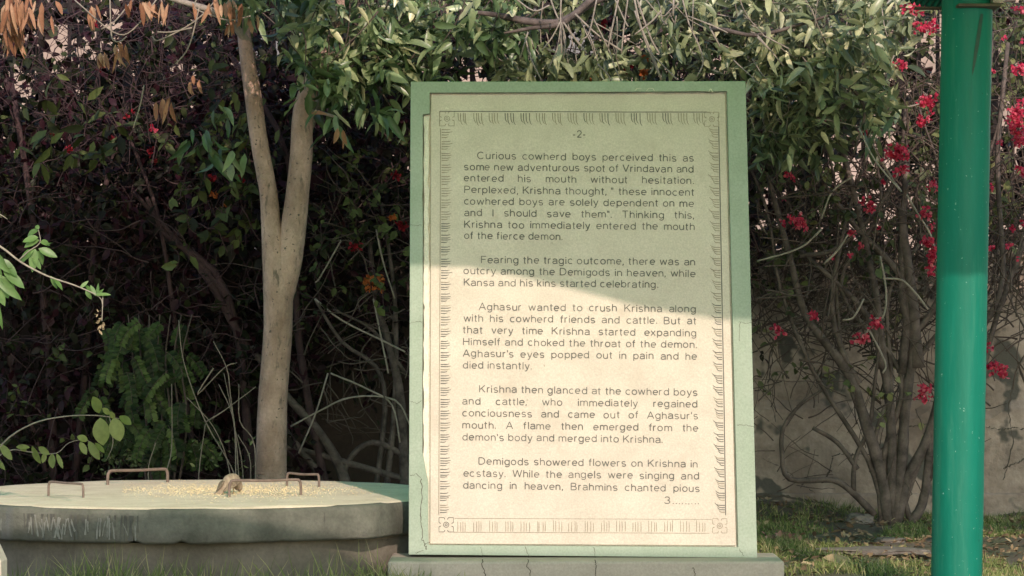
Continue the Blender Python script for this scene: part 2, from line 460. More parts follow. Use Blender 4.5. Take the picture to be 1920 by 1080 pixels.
wl = thing("brick_wall", "brown wall behind the tree, deep shade painted into its colour", "wall", (-2.5, YW + 0.12, 0))
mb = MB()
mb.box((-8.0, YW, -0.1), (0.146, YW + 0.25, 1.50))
mb.build("wall_face", M['wall_shade_tone'], wl, smooth=False)
mb = MB(); mb.box((-8.0, YW - 0.03, 1.503), (0.146, YW + 0.28, 1.55)); mb.build("coping", M['wall_shade_tone'], wl, smooth=False, bevel=0.008)

rl = thing("iron_railing", "dark iron railing of upright bars standing on the boundary wall", "railing", (0, YW + 0.13, 1.55))
for j in list(range(-34, 8)):
    x = 2.29 + .11 * j if j > -10 else 1.30 + .17 * (j + 9)
    big = j % 5 == 0
    if x < -3.4: continue
    mb = MB(); w = 0.026 if big else 0.011
    mb.box((x - w, YW + 0.12 - w * .8, 1.555), (x + w, YW + 0.12 + w * .8, 3.1)); mb.build("post" if big else "bar", M['iron'], rl, smooth=False)
for z, hgt in ((1.66, 0.030), (2.26, 0.016), (3.0, 0.03)):
    mb = MB(); mb.box((-4.5, YW + 0.142, z - hgt / 2), (4.5, YW + 0.17, z + hgt / 2)); mb.build("rail", M['iron'], rl, smooth=False)

fb = thing("building", "pale peach building far off, glimpsed in sunlight through the leaves", "building", (0, 34, 0))
mb = MB(); mb.box((-14, 34, 0), (14, 40, 7)); mb.build("wall", M['far'], fb, smooth=False)
mb = MB(); mb.box((-14.3, 33.7, 7.003), (14.3, 40.3, 7.25)); mb.build("roof", M['far'], fb, smooth=False)
for x in (-11, -7.4, -2.9, 0.6, 4.1, 8.2, 11.6):
    for z in (1.6, 4.6):
        mb = MB(); mb.box((x - 0.45, 33.93, z - 0.55), (x + 0.45, 33.997, z + 0.55)); w_ = mb.build("window", M['iron'], fb, smooth=False)
        mb = MB(); mb.box((x - 0.39, 33.925, z - 0.49), (x + 0.39, 33.928, z + 0.49)); mb.build("pane", M['far_glass'], w_, smooth=False)

lerp_ = lambda a, b, t: a + (b - a) * t
# ------------------------------------------------------------------ shelter: green post and roof
YP = 11.6
ptop = at(1812.5, 60, YP); pbot = at(1793.5, 1080, YP)
sl = (ptop[0] - pbot[0]) / (ptop[2] - pbot[2])
px_at = lambda z: pbot[0] + (z - pbot[2]) * sl
sh = thing("shelter", "green round steel post holding up a green sheet roof", "shelter", (px_at(0), YP, 0))
mb = MB()
zs = np.linspace(-0.15, 2.80, 60)
R0 = 47.5 / (F / YP)
pts = np.stack([px_at(zs), np.full_like(zs, YP), zs], -1)
mb.tube(pts, R0 * (1 + 0.004 * rng.standard_normal(60)), n=48, smooth=1)
mb.build("post", M['green'], sh)
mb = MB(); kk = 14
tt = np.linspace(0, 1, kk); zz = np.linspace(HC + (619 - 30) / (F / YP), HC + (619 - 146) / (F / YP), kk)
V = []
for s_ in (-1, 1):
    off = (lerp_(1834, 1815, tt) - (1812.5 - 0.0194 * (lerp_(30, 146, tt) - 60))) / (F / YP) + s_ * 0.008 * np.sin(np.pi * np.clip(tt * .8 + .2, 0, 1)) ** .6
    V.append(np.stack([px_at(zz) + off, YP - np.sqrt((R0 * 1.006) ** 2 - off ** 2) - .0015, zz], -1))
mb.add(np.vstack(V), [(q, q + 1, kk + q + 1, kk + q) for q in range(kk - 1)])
mb.build("painted_shadow_streak", M['green_shadow'], sh)  # shadow streak down the post, painted as a darker green strip
zp = HC + (619 - 19) / (F / YP)
xc = px_at(zp)
mb = MB(); mb.box((xc - 0.06, YP - 0.155, zp), (xc + 0.115, YP + 0.15, zp + 0.012)); mb.build("flange_plate", M['plate'], sh, smooth=False, bevel=0.003)
mb = MB()   # cleat under the roof sheet, bolted on the left of the post
mb.box((xc - 0.20, YP + 0.08, zp + 0.018), (xc - 0.062, YP + 0.14, zp + 0.026)); mb.build("cleat", M['plate'], sh, smooth=False, bevel=0.002)
mb = MB()
n = 90
xx = np.linspace(-0.25, 0.02, n); yy = np.linspace(-0.35, 0.32, 8)
X_, Y_ = np.meshgrid(xx, yy)
Z_ = zp + 0.045 + 0.007 * np.sin(X_ * 2 * math.pi / 0.022) + (Y_ - 0.32) * -0.10 + np.clip(-X_ - 0.1, 0, 1) * 0.35
i = np.arange(7)[:, None] * n; j = np.arange(n - 1)[None]
Q = np.stack([i + j, i + j + 1, i + n + j + 1, i + n + j], -1).reshape(-1, 4)
mb.add(np.stack([xc + X_, YP + Y_, Z_], -1).reshape(-1, 3), Q)
o = mb.build("gutter_sheet", M['green'], sh)
o.modifiers.new("s", 'SOLIDIFY').thickness = 0.003
mb = MB(); mb.box((xc + 0.085, YP - 0.13, zp + 0.016), (xc + 0.128, YP - 0.02, zp + 0.075)); mb.build("bracket", M['far'], sh, smooth=False, bevel=0.003)

# the sign's plane (leans back 2.5 degrees)
YS = 12.2; LEAN = math.tan(rad(2.5)); ZB = 0.10
SN = np.array([0, -math.cos(rad(2.5)), math.sin(rad(2.5))])


def sp(px, py, off=0.0):
    d = ray(px, py)
    # Y = YS + (z-ZB)*LEAN
    t = (YS + (HC - ZB) * LEAN) / (d[..., 1] - d[..., 2] * LEAN)
    return d * t[..., None] + np.array([0, 0, HC]) + SN * np.asarray(off)[..., None]


HR = 2.86
edge = sp(np.array([765, 880, 1000, 1100, 1200, 1350, 1410]), np.array([497, 498, 521, 546, 572, 596, 600]))
edge = edge + S * ((HR - edge[:, 2]) / S[2])[:, None]
edge = edge[:, :2].tolist()
pe = np.array([px_at(1.3), YP - R0, HC + (619 - 520) / (F / YP)]); pe = pe + S * ((HR - pe[2]) / S[2])
front = [(-4.6, edge[0][1])] + edge + [(pe[0], pe[1]), (pe[0] + 1.2, pe[1] + 0.9), (6.6, 10.9)]
mb = MB()


def plate(mb, fr, yb, z0, z1):
    m = len(fr)
    V = []
    for x, y in fr: V.append((x, y, z0))
    for x, y in fr: V.append((x, yb, z0))
    for x, y in fr: V.append((x, y, z1))
    for x, y in fr: V.append((x, yb, z1))
    Q = []
    for k in range(m - 1):
        Q += [(k, m + k, m + k + 1, k + 1), (2 * m + k, 2 * m + k + 1, 3 * m + k + 1, 3 * m + k), (k, k + 1, 2 * m + k + 1, 2 * m + k), (m + k, 3 * m + k, 3 * m + k + 1, m + k + 1)]
    Q += [(0, 2 * m, 3 * m, m), (m - 1, 2 * m - 1, 4 * m - 1, 3 * m - 1)]
    mb.add(V, Q)


plate(mb, front, 13.6, HR, HR + 0.03)
plate(mb, [(-1.4, 7.13), (2.5, 7.13)], 5.05, HR, HR + 0.03)     # added unseen sheet, shaped to shade the plinth and the slab's edge
mb.build("roof_and_added_sheet", M['sheet'], sh, smooth=False)
for x in (-3.9, 5.9):
    mb = MB(); mb.tube([(x, 11.6, -0.1), (x, 11.6, HR - 0.003)], 0.1, n=24, smooth=1); mb.build("post", M['green'], sh)
for x in (-1.1, 3.6):
    mb = MB(); mb.box((x - 0.04, 9.6, HR - 0.10), (x + 0.04, 13.5, HR - 0.004)); mb.build("rafter", M['green'], sh, smooth=False)

# ------------------------------------------------------------------ the sign
sg = thing("sign_board", "tall green framed stone sign with printed story text, in sun below and shade above", "sign board", (0.28, YS, 0))
# (outer, inner) pairs in photograph pixels, clockwise from the top left
pairs = [((770, 153), (806, 174)), ((1398, 152), (1363, 171)), ((1420, 1046), (1384, 1026)), ((766, 1040), (804, 1022)),
         ((766.2, 1000), (803, 985)), ((766.5, 910), (803, 905)), ((766.6, 895), (800, 890)), ((767, 855), (793, 850)), ((768, 600), (793, 600)), ((769.5, 220), (793, 216)), ((769.6, 212), (806, 213))]
m = len(pairs)
ox = np.array([p[0] for p in pairs], float); ix = np.array([p[1] for p in pairs], float)
mb = MB()
A = sp(ox[:, 0], ox[:, 1], 0.0); B = sp(ix[:, 0], ix[:, 1], 0.0); C = sp(ix[:, 0], ix[:, 1], -0.03); D = A + np.array([0, 0.15, 0]); E = B + np.array([0, 0.15, 0])
mb.add(np.vstack([A, B, C, D, E]))
Q = []
for k in range(m):
    k2 = (k + 1) % m
    Q += [(k, k2, m + k2, m + k)][::1]
    Q += [(m + k, m + k2, 2 * m + k2, 2 * m + k), (k, 3 * m + k, 3 * m + k2, k2), (3 * m + k, 4 * m + k, 4 * m + k2, 3 * m + k2), (2 * m + k, 2 * m + k2, 4 * m + k2, 4 * m + k)]
mb.q.append(np.array(Q))
mb.build("frame", M['frame'], sg, smooth=False, bevel=0.006, seg=3)
# backing board behind the panel
mb = MB()
q = sp(np.array([790, 1386, 1388, 790]), np.array([168, 168, 1028, 1026]), -0.028)
mb.add(np.vstack([q, q + np.array([0, 0.10, 0])]), [(0, 3, 2, 1), (4, 5, 6, 7), (0, 1, 5, 4), (1, 2, 6, 5), (2, 3, 7, 6), (3, 0, 4, 7)])
mb.build("backing", M['plaster'], sg, smooth=False)
# printed panel
mb = MB()
q0 = sp(np.array([807.5, 1360.5, 1380.5, 806.0]), np.array([176.5, 174.5, 1023.5, 1020]), -0.013)
q1 = sp(np.array([807.5, 1360.5, 1380.5, 806.0]), np.array([176.5, 174.5, 1023.5, 1020]), -0.027)
mb.add(np.vstack([q0, q1]), [(0, 3, 2, 1), (0, 1, 5, 4), (1, 2, 6, 5), (2, 3, 7, 6), (3, 0, 4, 7)])
pn = mb.build("panel", M['panel'], sg, smooth=False, bevel=0.003)
# broken, unpainted plaster strip left of the panel
mb = MB()
yy = np.linspace(218, 900, 60)
lx = 794.5 + 0.9 * rng.standard_normal(60); rx = 803.6 + 0.8 * rng.standard_normal(60)
rx = np.where(yy > 850, 799 + 0.5 * rng.standard_normal(60), rx)
fa = sp(lx, yy, -0.007); fb_ = sp(rx, yy, -0.006); fc = sp(rx, yy, -0.027)
k = 60
Q = []
for a in range(k - 1): Q += [(a, a + 1, k + a + 1, k + a), (k + a, k + a + 1, 2 * k + a + 1, 2 * k + a)]
mb.add(np.vstack([fa, fb_, fc]), Q)
mb.build("bare_plaster", M['plaster'], sg, smooth=False)


def ribbon(mb, pts, w, off):
    """flat line of width w (photo px) through points (photo px) on the sign plane"""
    p = np.asarray(pts, float)
    w = np.broadcast_to(w, (len(p),))
    t = np.gradient(p, axis=0); t /= np.linalg.norm(t, axis=1)[:, None] + 1e-9
    nrm = np.stack([-t[:, 1], t[:, 0]], 1) * (w / 2)[:, None]
    a = sp(*(p + nrm).T, off); b = sp(*(p - nrm).T, off)
    k = len(p)
    mb.add(np.vstack([a, b]), [(q, q + 1, k + q + 1, k + q) for q in range(k - 1)])


OFP = -0.0115
bd = MB(); bw = MB()
lerp = lambda a, b, t: a + (b - a) * t
# thin ruled lines of the border
ribbon(bd, [(824, 208), (1000, 208.6), (1180, 209.5), (1326, 209.5)], 1.5, OFP)
ribbon(bd, [(1348, 237), (1353, 500), (1358, 750), (1361, 966)], 1.8, OFP)
ribbon(bw, [(826, 240), (825, 500), (823.5, 750), (822.5, 965)], 1.4, OFP)
ribbon(bw, [(824, 208), (824, 236)], 1.3, OFP); ribbon(bw, [(1326, 210), (1347, 210), (1348, 237)], 1.1, OFP)
ribbon(bw, [(850, 998), (1100, 999), (1330, 1000)], 1.0, OFP)
ribbon(bw, [(852, 972), (1100, 973), (1335, 974)], 0.9, OFP)
# combs of strokes along the four sides
for g in range(16):
    x = 858 + g * 29.6
    tgt = bd if g in (3, 4, 8, 9, 11, 13) else bw
    for s_ in range(4):
        hgt = (18, 22, 20, 23)[s_] + rng.normal(0, 1.0)
        xx = x + s_ * 5.2 + rng.normal(0, 0.5)
        ribbon(tgt if rng.random() < 0.75 else bw, [(xx, 211.5), (xx + 0.3, 211 + hgt * 0.6), (xx + 1.6, 211 + hgt * 0.85), (xx + 4.2, 211 + hgt)], [1.6, 1.5, 1.3, 0.8], OFP)
for g in range(16):
    x = 858 + g * 29.9
    for s_ in range(4):
        xx = x + s_ * 5.0 + rng.normal(0, 0.6)
        ribbon(bw, [(xx, 978 + rng.normal(0, 1.5)), (xx + 0.3, 988), (xx, 997)], [0.8, 1.3, 1.2], OFP)
for g in range(33):
    y = 243 + g * 22.0
    x = lerp(826.5, 823.5, g / 32)
    for s_ in range(4):
        yy = y + s_ * 4.6 + rng.normal(0, 0.4)
        L_ = (18, 20, 18, 14)[s_] + rng.normal(0, 1)
        ribbon(bd if (g > 7 and rng.random() < 0.8) else bw, [(x + 1.5, yy), (x + L_ * 0.7, yy + 0.2), (x + L_, yy - 1.0)], [1.9, 1.5, 0.8], OFP)
    x = lerp(1348, 1361, g / 32)
    for s_ in range(4):
        yy = y + s_ * 4.4 + rng.normal(0, 0.4)
        L_ = (13, 15, 17, 20)[3 - s_] + rng.normal(0, 1)
        ribbon(bd if (g > 14 and rng.random() < 0.75) else bw, [(x - 1.5, yy), (x - L_ * 0.65, yy - 0.3), (x - L_ * 0.85, yy - 2.0), (x - L_, yy - 5.0)], [1.7, 1.5, 1.3, 0.7], OFP)
# corner rosettes
th = np.linspace(0, 2 * math.pi, 17)
for cx, cy, tgt in ((838, 222, bw), (1335, 223, bw), (836.5, 984, bd), (1350, 986, bw)):
    ribbon(tgt, np.stack([cx + 5 * np.cos(th), cy + 5 * np.sin(th)], 1), 1.2, OFP)
    ribbon(tgt, np.stack([cx + 2 * np.cos(th), cy + 2 * np.sin(th)], 1), 1.2, OFP)
    for sx_, sy_ in ((1, 1), (1, -1), (-1, 1), (-1, -1)):
        ribbon(tgt, [(cx + sx_ * 13.5, cy + sy_ * 4), (cx + sx_ * 13.5, cy + sy_ * 13.5), (cx + sx_ * 4, cy + sy_ * 13.5)], 1.2, OFP)
        ribbon(tgt, [(cx + sx_ * 10, cy + sy_ * 2.5), (cx + sx_ * 13.5, cy + sy_ * 4)], 1.4, OFP)
        ribbon(tgt, [(cx + sx_ * 2.5, cy + sy_ * 10), (cx + sx_ * 4, cy + sy_ * 13.5)], 1.4, OFP)
bd.build("border_pattern", M['ink'], pn, smooth=False)
bw.build("worn_border_pattern", M['ink_worn'], pn, smooth=False)

# lettering: (text, left x, right x, y of the line's middle at left, at right)
LINES = [
    ("-2-", 1074, 1098, 252, 252),
    ("Curious cowherd boys perceived this as", 895, 1301, 292, 297),
    ("some new adventurous spot of Vrindavan and", 870, 1301, 313, 317.5),
    ("entered his mouth without hesitation.", 870, 1301, 334, 339),
    ("Perplexed, Krishna thought, \" these innocent", 870, 1302, 356, 361),
    ("cowhered boys are solely dependent on me", 870, 1302, 377.5, 382),
    ("and I should save them\". Thinking this,", 870, 1302, 399, 404),
    ("Krishna too immediately entered the mouth", 870, 1303, 421, 425.5),
    ("of the fierce demon.", 870, 1055, 442, 444),
    ("Fearing the tragic outcome, there was an", 901, 1304, 487.5, 491.5),
    ("outcry among the Demigods in heaven, while", 869, 1304, 508, 513.5),
    ("Kansa and his kins started celebrating.", 869, 1234, 530, 534),
    ("Aghasur wanted to crush Krishna along", 898, 1305, 575.5, 580),
    ("with his cowherd friends and cattle. But at", 869, 1306, 597, 602.5),
    ("that very time Krishna started expanding", 868, 1306, 619, 625),
    ("Himself and choked the throat of the demon.", 868, 1307, 641, 647),
    ("Aghasur's eyes popped out in pain and he", 868, 1307, 663, 669),
    ("died instantly.", 868, 997, 685, 687),
    ("Krishna then glanced at the cowherd boys", 898, 1308, 730, 736.5),
    ("and cattle, who immediately regained", 867, 1308, 752.5, 758.5),
    ("conciousness and came out of Aghasur's", 867, 1309, 775, 780.5),
    ("mouth. A flame then emerged from the", 867, 1309, 797.5, 803.5),
    ("demon's body and merged into Krishna.", 867, 1243, 820, 825),
    ("Demigods showered flowers on Krishna in", 897, 1309, 865.5, 871),
    ("ecstasy. While the angels were singing and", 869, 1311, 888, 893.5),
    ("dancing in heaven, Brahmins chanted pious", 868, 1312, 910.5, 917),
    ("3.........", 1245, 1311, 939.5, 940),
]

def E(cx, cy, rx, ry, a0, a1, n=11):
    t = np.radians(np.linspace(a0, a1, n)); return [(cx + rx * math.cos(k), cy + ry * math.sin(k)) for k in t]


# plain monoline capitals and small letters: strokes in units of the capital height; (width, strokes)
BOWL = E(.31, .36, .27, .33, 0, 360, 19)
GL = {
    'o': (.62, [BOWL]), 'c': (.58, [E(.31, .36, .27, .33, 48, 312, 15)]), 'e': (.61, [[(.05, .37), (.57, .37)] + E(.31, .36, .27, .33, 5, 312, 17)]),
    'a': (.60, [E(.30, .48, .24, .22, 158, 0) + [(.54, .30), (.54, .10), (.58, .0)], [(.54, .41), (.34, .39)] + E(.25, .205, .20, .185, 90, 270, 9) + [(.38, .04), (.54, .17)]]),
    'b': (.62, [[(.06, 1), (.06, 0)], E(.32, .36, .26, .33, 180, -180, 19)]), 'd': (.62, [[(.56, 1), (.56, 0)], E(.30, .36, .26, .33, 0, 360, 19)]),
    'p': (.62, [[(.06, .71), (.06, -.27)], E(.32, .36, .26, .33, 180, -180, 19)]), 'q': (.62, [[(.56, .71), (.56, -.27)], BOWL]),
    'g': (.62, [[(.56, .71), (.56, .0)] + E(.31, -.02, .25, .24, 0, -150, 9), E(.30, .36, .26, .33, 0, 360, 19)]),
    'f': (.36, [[(.16, 0), (.16, .80)] + E(.32, .80, .16, .18, 180, 88, 6), [(.02, .69), (.34, .69)]]), 't': (.34, [[(.15, .93), (.15, .14)] + E(.27, .14, .12, .12, 180, 275, 6), [(.02, .69), (.32, .69)]]),
    'h': (.58, [[(.06, 1), (.06, 0)], [(.06, .42)] + E(.29, .44, .23, .25, 165, 0, 9) + [(.52, 0)]]), 'n': (.58, [[(.06, .71), (.06, 0)], [(.06, .42)] + E(.29, .44, .23, .25, 165, 0, 9) + [(.52, 0)]]),
    'm': (.92, [[(.06, .71), (.06, 0)], [(.06, .44)] + E(.265, .46, .20, .23, 165, 0, 8) + [(.465, 0)], [(.465, .44)] + E(.665, .46, .20, .23, 165, 0, 8) + [(.865, 0)]]),
    'r': (.37, [[(.06, .71), (.06, 0)], [(.06, .40)] + E(.26, .45, .20, .235, 170, 72, 6)]), 'u': (.58, [[(.06, .71), (.06, .27)] + E(.28, .27, .22, .25, 180, 345, 9), [(.52, .71), (.52, 0)]]),
    's': (.55, [E(.28, .515, .21, .175, 30, 255, 11) + E(.28, .185, .22, .165, 80, -150, 11)]), 'v': (.56, [[(.03, .71), (.28, 0), (.53, .71)]]), 'w': (.84, [[(.03, .71), (.22, 0), (.42, .69), (.62, 0), (.81, .71)]]),
    'x': (.55, [[(.03, .71), (.52, 0)], [(.52, .71), (.03, 0)]]), 'y': (.56, [[(.03, .71), (.29, .0)], [(.53, .71), (.25, -.14), (.17, -.25), (.04, -.25)]]), 'z': (.52, [[(.04, .69), (.48, .69), (.04, .02), (.49, .02)]]),
    'i': (.12, [[(.06, .71), (.06, 0)], [(.06, .86), (.06, 1)]]), 'l': (.12, [[(.06, 1), (.06, 0)]]), 'k': (.52, [[(.06, 1), (.06, 0)], [(.48, .71), (.07, .28)], [(.21, .42), (.50, 0)]]),
    'C': (.82, [E(.44, .5, .38, .48, 42, 318, 17)]), 'V': (.76, [[(.03, 1), (.38, 0), (.73, 1)]]), 'P': (.72, [[(.07, 0), (.07, .97), (.40, .97)] + E(.42, .72, .25, .25, 90, -90, 9) + [(.07, .47)]]),
    'K': (.74, [[(.07, 1), (.07, 0)], [(.68, 1), (.08, .38)], [(.28, .58), (.71, 0)]]), 'I': (.14, [[(.07, 1), (.07, 0)]]), 'T': (.72, [[(.36, 0), (.36, .97)], [(.02, .97), (.70, .97)]]),
    'F': (.66, [[(.07, 0), (.07, .97), (.64, .97)], [(.07, .53), (.56, .53)]]), 'D': (.80, [[(.07, .03), (.07, .97), (.34, .97)] + E(.34, .5, .41, .47, 90, -90, 13) + [(.07, .03)]]),
    'A': (.80, [[(.03, 0), (.40, 1), (.77, 0)], [(.16, .33), (.64, .33)]]), 'B': (.73, [[(.07, .03), (.07, .97), (.40, .97)] + E(.42, .75, .20, .22, 90, -90, 8) + [(.07, .53)], [(.40, .53)] + E(.42, .28, .25, .25, 90, -90, 9) + [(.07, .03)]]),
    'H': (.78, [[(.07, 1), (.07, 0)], [(.71, 1), (.71, 0)], [(.07, .53), (.71, .53)]]), 'W': (1.08, [[(.03, 1), (.27, 0), (.54, .97), (.81, 0), (1.05, 1)]]),
    '2': (.60, [E(.30, .70, .24, .28, 165, -30, 10) + [(.05, .04), (.57, .04)]]), '3': (.58, [E(.28, .73, .21, .24, 155, -80, 10), E(.28, .26, .24, .24, 80, -158, 11)]),
    '-': (.34, [[(.03, .36), (.31, .36)]]), '.': (.12, [[(.06, 0), (.06, .13)]]), ',': (.14, [[(.08, .12), (.08, 0), (.03, -.15)]]), "'": (.10, [[(.05, 1), (.05, .70)]]), '"': (.30, [[(.07, 1), (.07, .70)], [(.23, 1), (.23, .70)]]),
}


def pieces(strokes):
    """cuts a stroke where it turns sharply"""
    out = []
    for st in strokes:
        p = np.array(st, float); cur = [p[0]]
        for k in range(1, len(p)):
            cur.append(p[k])
            if k < len(p) - 1:
                a, b = p[k] - p[k - 1], p[k + 1] - p[k]
                if a @ b < .6 * np.linalg.norm(a) * np.linalg.norm(b): out.append(cur); cur = [p[k]]
        out.append(cur)
    return out


lay = 0
TRACK = .15
wd = lambda w: sum(GL[c][0] for c in w) + TRACK * (len(w) - 1)
SY = 13.2
SX = 71.0 / wd("Krishna")
mb = MB()
for text, xl, xr, yl, yr in LINES:
    ws = text.split(" ")
    tot = sum(wd(w) for w in ws) * SX
    sx = SX
    if len(ws) == 1: sx = (xr - xl) / wd(ws[0]); gap = 0
    else:
        gap = (xr - xl - tot) / (len(ws) - 1)
        if gap < 8.0:
            sx = SX * (xr - xl - 8.0 * (len(ws) - 1)) / tot; gap = 8.0
    x = xl
    fade = lambda: 1.72 * rng.uniform(.82, 1.12)
    for w in ws:
        for ch in w:
            jx, jy = rng.normal(0, .25), rng.normal(0, .22)
            wst = fade()
            for st in pieces(GL[ch][1]):
                q = np.array(st, float); lay = (lay + 1) % 7
                px = x + q[:, 0] * sx + jx
                py = yl + (yr - yl) * (px - xl) / (xr - xl) + 5.4 - q[:, 1] * SY + jy
                ribbon(mb, np.stack([px, py], 1), wst, OFP + 0.0003 + 0.00003 * lay)
            x += (GL[ch][0] + TRACK) * sx
        x += gap - TRACK * sx
mb.build("lettering", M['ink'], pn, smooth=False)

# cracks in the painted frame, a painted shadow line at the recess, chips of old paint
mb = MB()


def crack_and_shade(pts, w, off, jit=0.8):
    p = np.asarray(pts, float)
    t = np.linspace(0, len(p) - 1, (len(p) - 1) * 6 + 1)
    q = np.stack([np.interp(t, np.arange(len(p)), p[:, 0]), np.interp(t, np.arange(len(p)), p[:, 1])], 1)
    q += rng.normal(0, jit, q.shape)
    ribbon(mb, q, .75 * w * (0.4 + 0.8 * rng.random(len(q))), off)


crack_and_shade([(768, 421), (780, 423), (792, 422)], 1.0, 0.0012)
crack_and_shade([(768, 606), (780, 603), (791, 604)], 1.1, 0.0012)
crack_and_shade([(769, 752), (782, 756), (791, 751)], 1.0, 0.0012)
crack_and_shade([(768, 891), (780, 889), (789, 897)], 1.2, 0.0012)
crack_and_shade([(790, 898), (791, 930), (789, 965), (790, 985), (792, 1010), (797, 1022), (800, 1030)], 1.9, 0.0012, 1.0)
crack_and_shade([(797, 1020), (806, 1017)], 1.6, 0.0012, 0.5); crack_and_shade([(778, 1037), (794, 1032)], 1.2, 0.0012, 0.5)
crack_and_shade([(1385, 603), (1400, 606), (1416, 604)], 0.9, 0.0012)
crack_and_shade([(1388, 604), (1386, 640)], 0.9, 0.0012)
crack_and_shade([(1382, 798), (1396, 796), (1415, 800)], 1.0, 0.0012)
crack_and_shade([(1386, 1028), (1394, 1042)], 1.1, 0.0012)
crack_and_shade([(902, 1027), (905, 1044)], 1.0, 0.0012); crack_and_shade([(984, 1024), (992, 1044)], 1.3, 0.0012); crack_and_shade([(1114, 1026), (1116, 1046)], 1.1, 0.0012)
crack_and_shade([(806, 174.5), (1000, 174.5), (1200, 173.5), (1362, 172)], 2.2, 0.0008, 0.5)  # shadow and dirt under the frame's top edge, painted as a dark line
crack_and_shade([(793.5, 216), (793, 400), (793, 600), (792.5, 850)], 1.3, 0.0010, 0.5)
crack_and_shade([(793, 215), (806, 213)], 1.8, 0.0010, 0.3)
mb.build("crack_and_shade", M['crack_and_shade'], sg, smooth=False)
mb = MB()
crack_and_shade([(1190, 171), (1194, 166), (1203, 165.5)], 1.3, 0.0014, 0.3)
crack_and_shade([(1211, 170), (1217, 165.5), (1224, 166), (1227, 170)], 1.5, 0.0014, 0.3)
crack_and_shade([(1329, 171), (1333, 167), (1335, 172)], 2.6, 0.0014, 0.4)
crack_and_shade([(835, 202), (842, 204)], 3, -0.011, 0.8)
mb.build("paint_chip", M['plaster'], sg, smooth=False)

# plinth
mb = MB()
pl = at(np.array([727.0, 1471]), np.array([1047.0, 1053]), 12.02)
zt = 0.098
mb.box((pl[0, 0], 12.02, -0.2), (pl[1, 0], 12.46, zt))
po = mb.build("plinth", M['plinth'], sg, smooth=False, bevel=0.012)
# cracks running down the plinth's face
mb = MB()
for pts in ([(905, 1048), (903, 1060), (908, 1068), (910, 1085)], [(992, 1048), (988, 1060), (995, 1072), (994, 1088)], [(1116, 1050), (1117, 1066), (1116, 1085)], [(1300, 1062), (1304, 1085)]):
    p = np.asarray(pts, float); t = np.linspace(0, len(p) - 1, 20)
    q = np.stack([np.interp(t, np.arange(len(p)), p[:, 0]), np.interp(t, np.arange(len(p)), p[:, 1])], 1) + rng.normal(0, 0.7, (20, 2))
    w = 1.2 + 0.8 * rng.random(20)
    a = at(q[:, 0] - w / 2, q[:, 1], 12.0185); b = at(q[:, 0] + w / 2, q[:, 1], 12.0185)
    mb.add(np.vstack([a, b]), [(k, k + 1, 20 + k + 1, 20 + k) for k in range(19)])
mb.build("plinth_crack", M['crack_and_shade'], po, smooth=False)

# ------------------------------------------------------------------ covered well: round slab on a drum
YC = 13.0
C0 = at(370, 924, YC)
ZT = float(C0[2]); XC = float(C0[0]); RS = 488 / (F / YC)
we = thing("covered_well", "round concrete slab with iron handles on a low drum, grain scattered on top", "well cover", (XC, YC, 0))
NA = 220
ang = np.linspace(0, 2 * math.pi, NA, endpoint=False)
fbm = lambda a, s, k: np.array([mnoise.noise(Vector((math.cos(t) * s, math.sin(t) * s, k))) for t in a])
fa_ = (ang - (rad(-90) + math.atan2(30, 488)) + 8 * math.pi) % (2 * math.pi / 9) - math.pi / 9
wob = 0.7 * (RS * 1.02 * math.cos(math.pi / 9) / np.cos(fa_) - RS) + 0.0015 * fbm(ang, 9, 1) + 0.0015 * fbm(ang, 40, 6)
notch = np.zeros(NA)
for a0, dpt in ((rad(-90 - 6.2), 0.022), (rad(-90 + 3.0), 0.02), (rad(-90 - 32), 0.012), (rad(-90 + 24), 0.01)):
    notch += dpt * np.exp(-(((ang - (a0 % (2 * math.pi))) / 0.009) ** 2))
lowz = 0.002 * fbm(ang, 8, 2) + 0.002 * fbm(ang, 40, 3) + notch


def ring(r, z): return np.stack([XC + r * np.cos(ang), YC + r * np.sin(ang), np.broadcast_to(z, (NA,))], -1)


def lath(mb, rings):
    m_ = len(rings)
    i = np.arange(m_ - 1)[:, None] * NA; j = np.arange(NA)[None]; j2 = (j + 1) % NA
    mb.add(np.vstack(rings), np.stack([i + j, i + j2, i + NA + j2, i + NA + j], -1).reshape(-1, 4))


TH = 0.147
tz = 0.0012 * fbm(ang, 5, 7) + 0.0012 * fbm(ang, 45, 8)
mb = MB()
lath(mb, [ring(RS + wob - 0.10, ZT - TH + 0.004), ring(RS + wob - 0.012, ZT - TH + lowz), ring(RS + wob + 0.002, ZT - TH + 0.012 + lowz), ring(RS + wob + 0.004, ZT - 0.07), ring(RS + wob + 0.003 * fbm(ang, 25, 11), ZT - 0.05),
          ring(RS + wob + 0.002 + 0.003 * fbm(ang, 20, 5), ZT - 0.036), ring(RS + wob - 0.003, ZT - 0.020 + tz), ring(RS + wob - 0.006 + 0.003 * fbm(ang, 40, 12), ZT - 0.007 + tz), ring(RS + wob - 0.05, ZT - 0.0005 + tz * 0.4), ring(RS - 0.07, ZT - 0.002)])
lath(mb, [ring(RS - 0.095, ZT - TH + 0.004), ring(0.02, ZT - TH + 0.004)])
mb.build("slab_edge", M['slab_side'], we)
mb = MB()
tops = [ring(RS - 0.045, ZT - 0.004)]
for r in np.linspace(RS - 0.06, 0.01, 14):
    tops.append(ring(r, ZT + 0.0015 + 0.004 * fbm(ang, r * 3, 9)))
lath(mb, tops)
mb.build("slab_top", M['slab_top'], we)
mb = MB()
lath(mb, [ring(RS - 0.11 + 0.008 * fbm(ang, 9, 4), -0.15), ring(RS - 0.11 + 0.006 * fbm(ang, 9, 5), 0.08), ring(RS - 0.10, ZT - TH - 0.002)])
mb.build("drum", M['well_wall'], we)
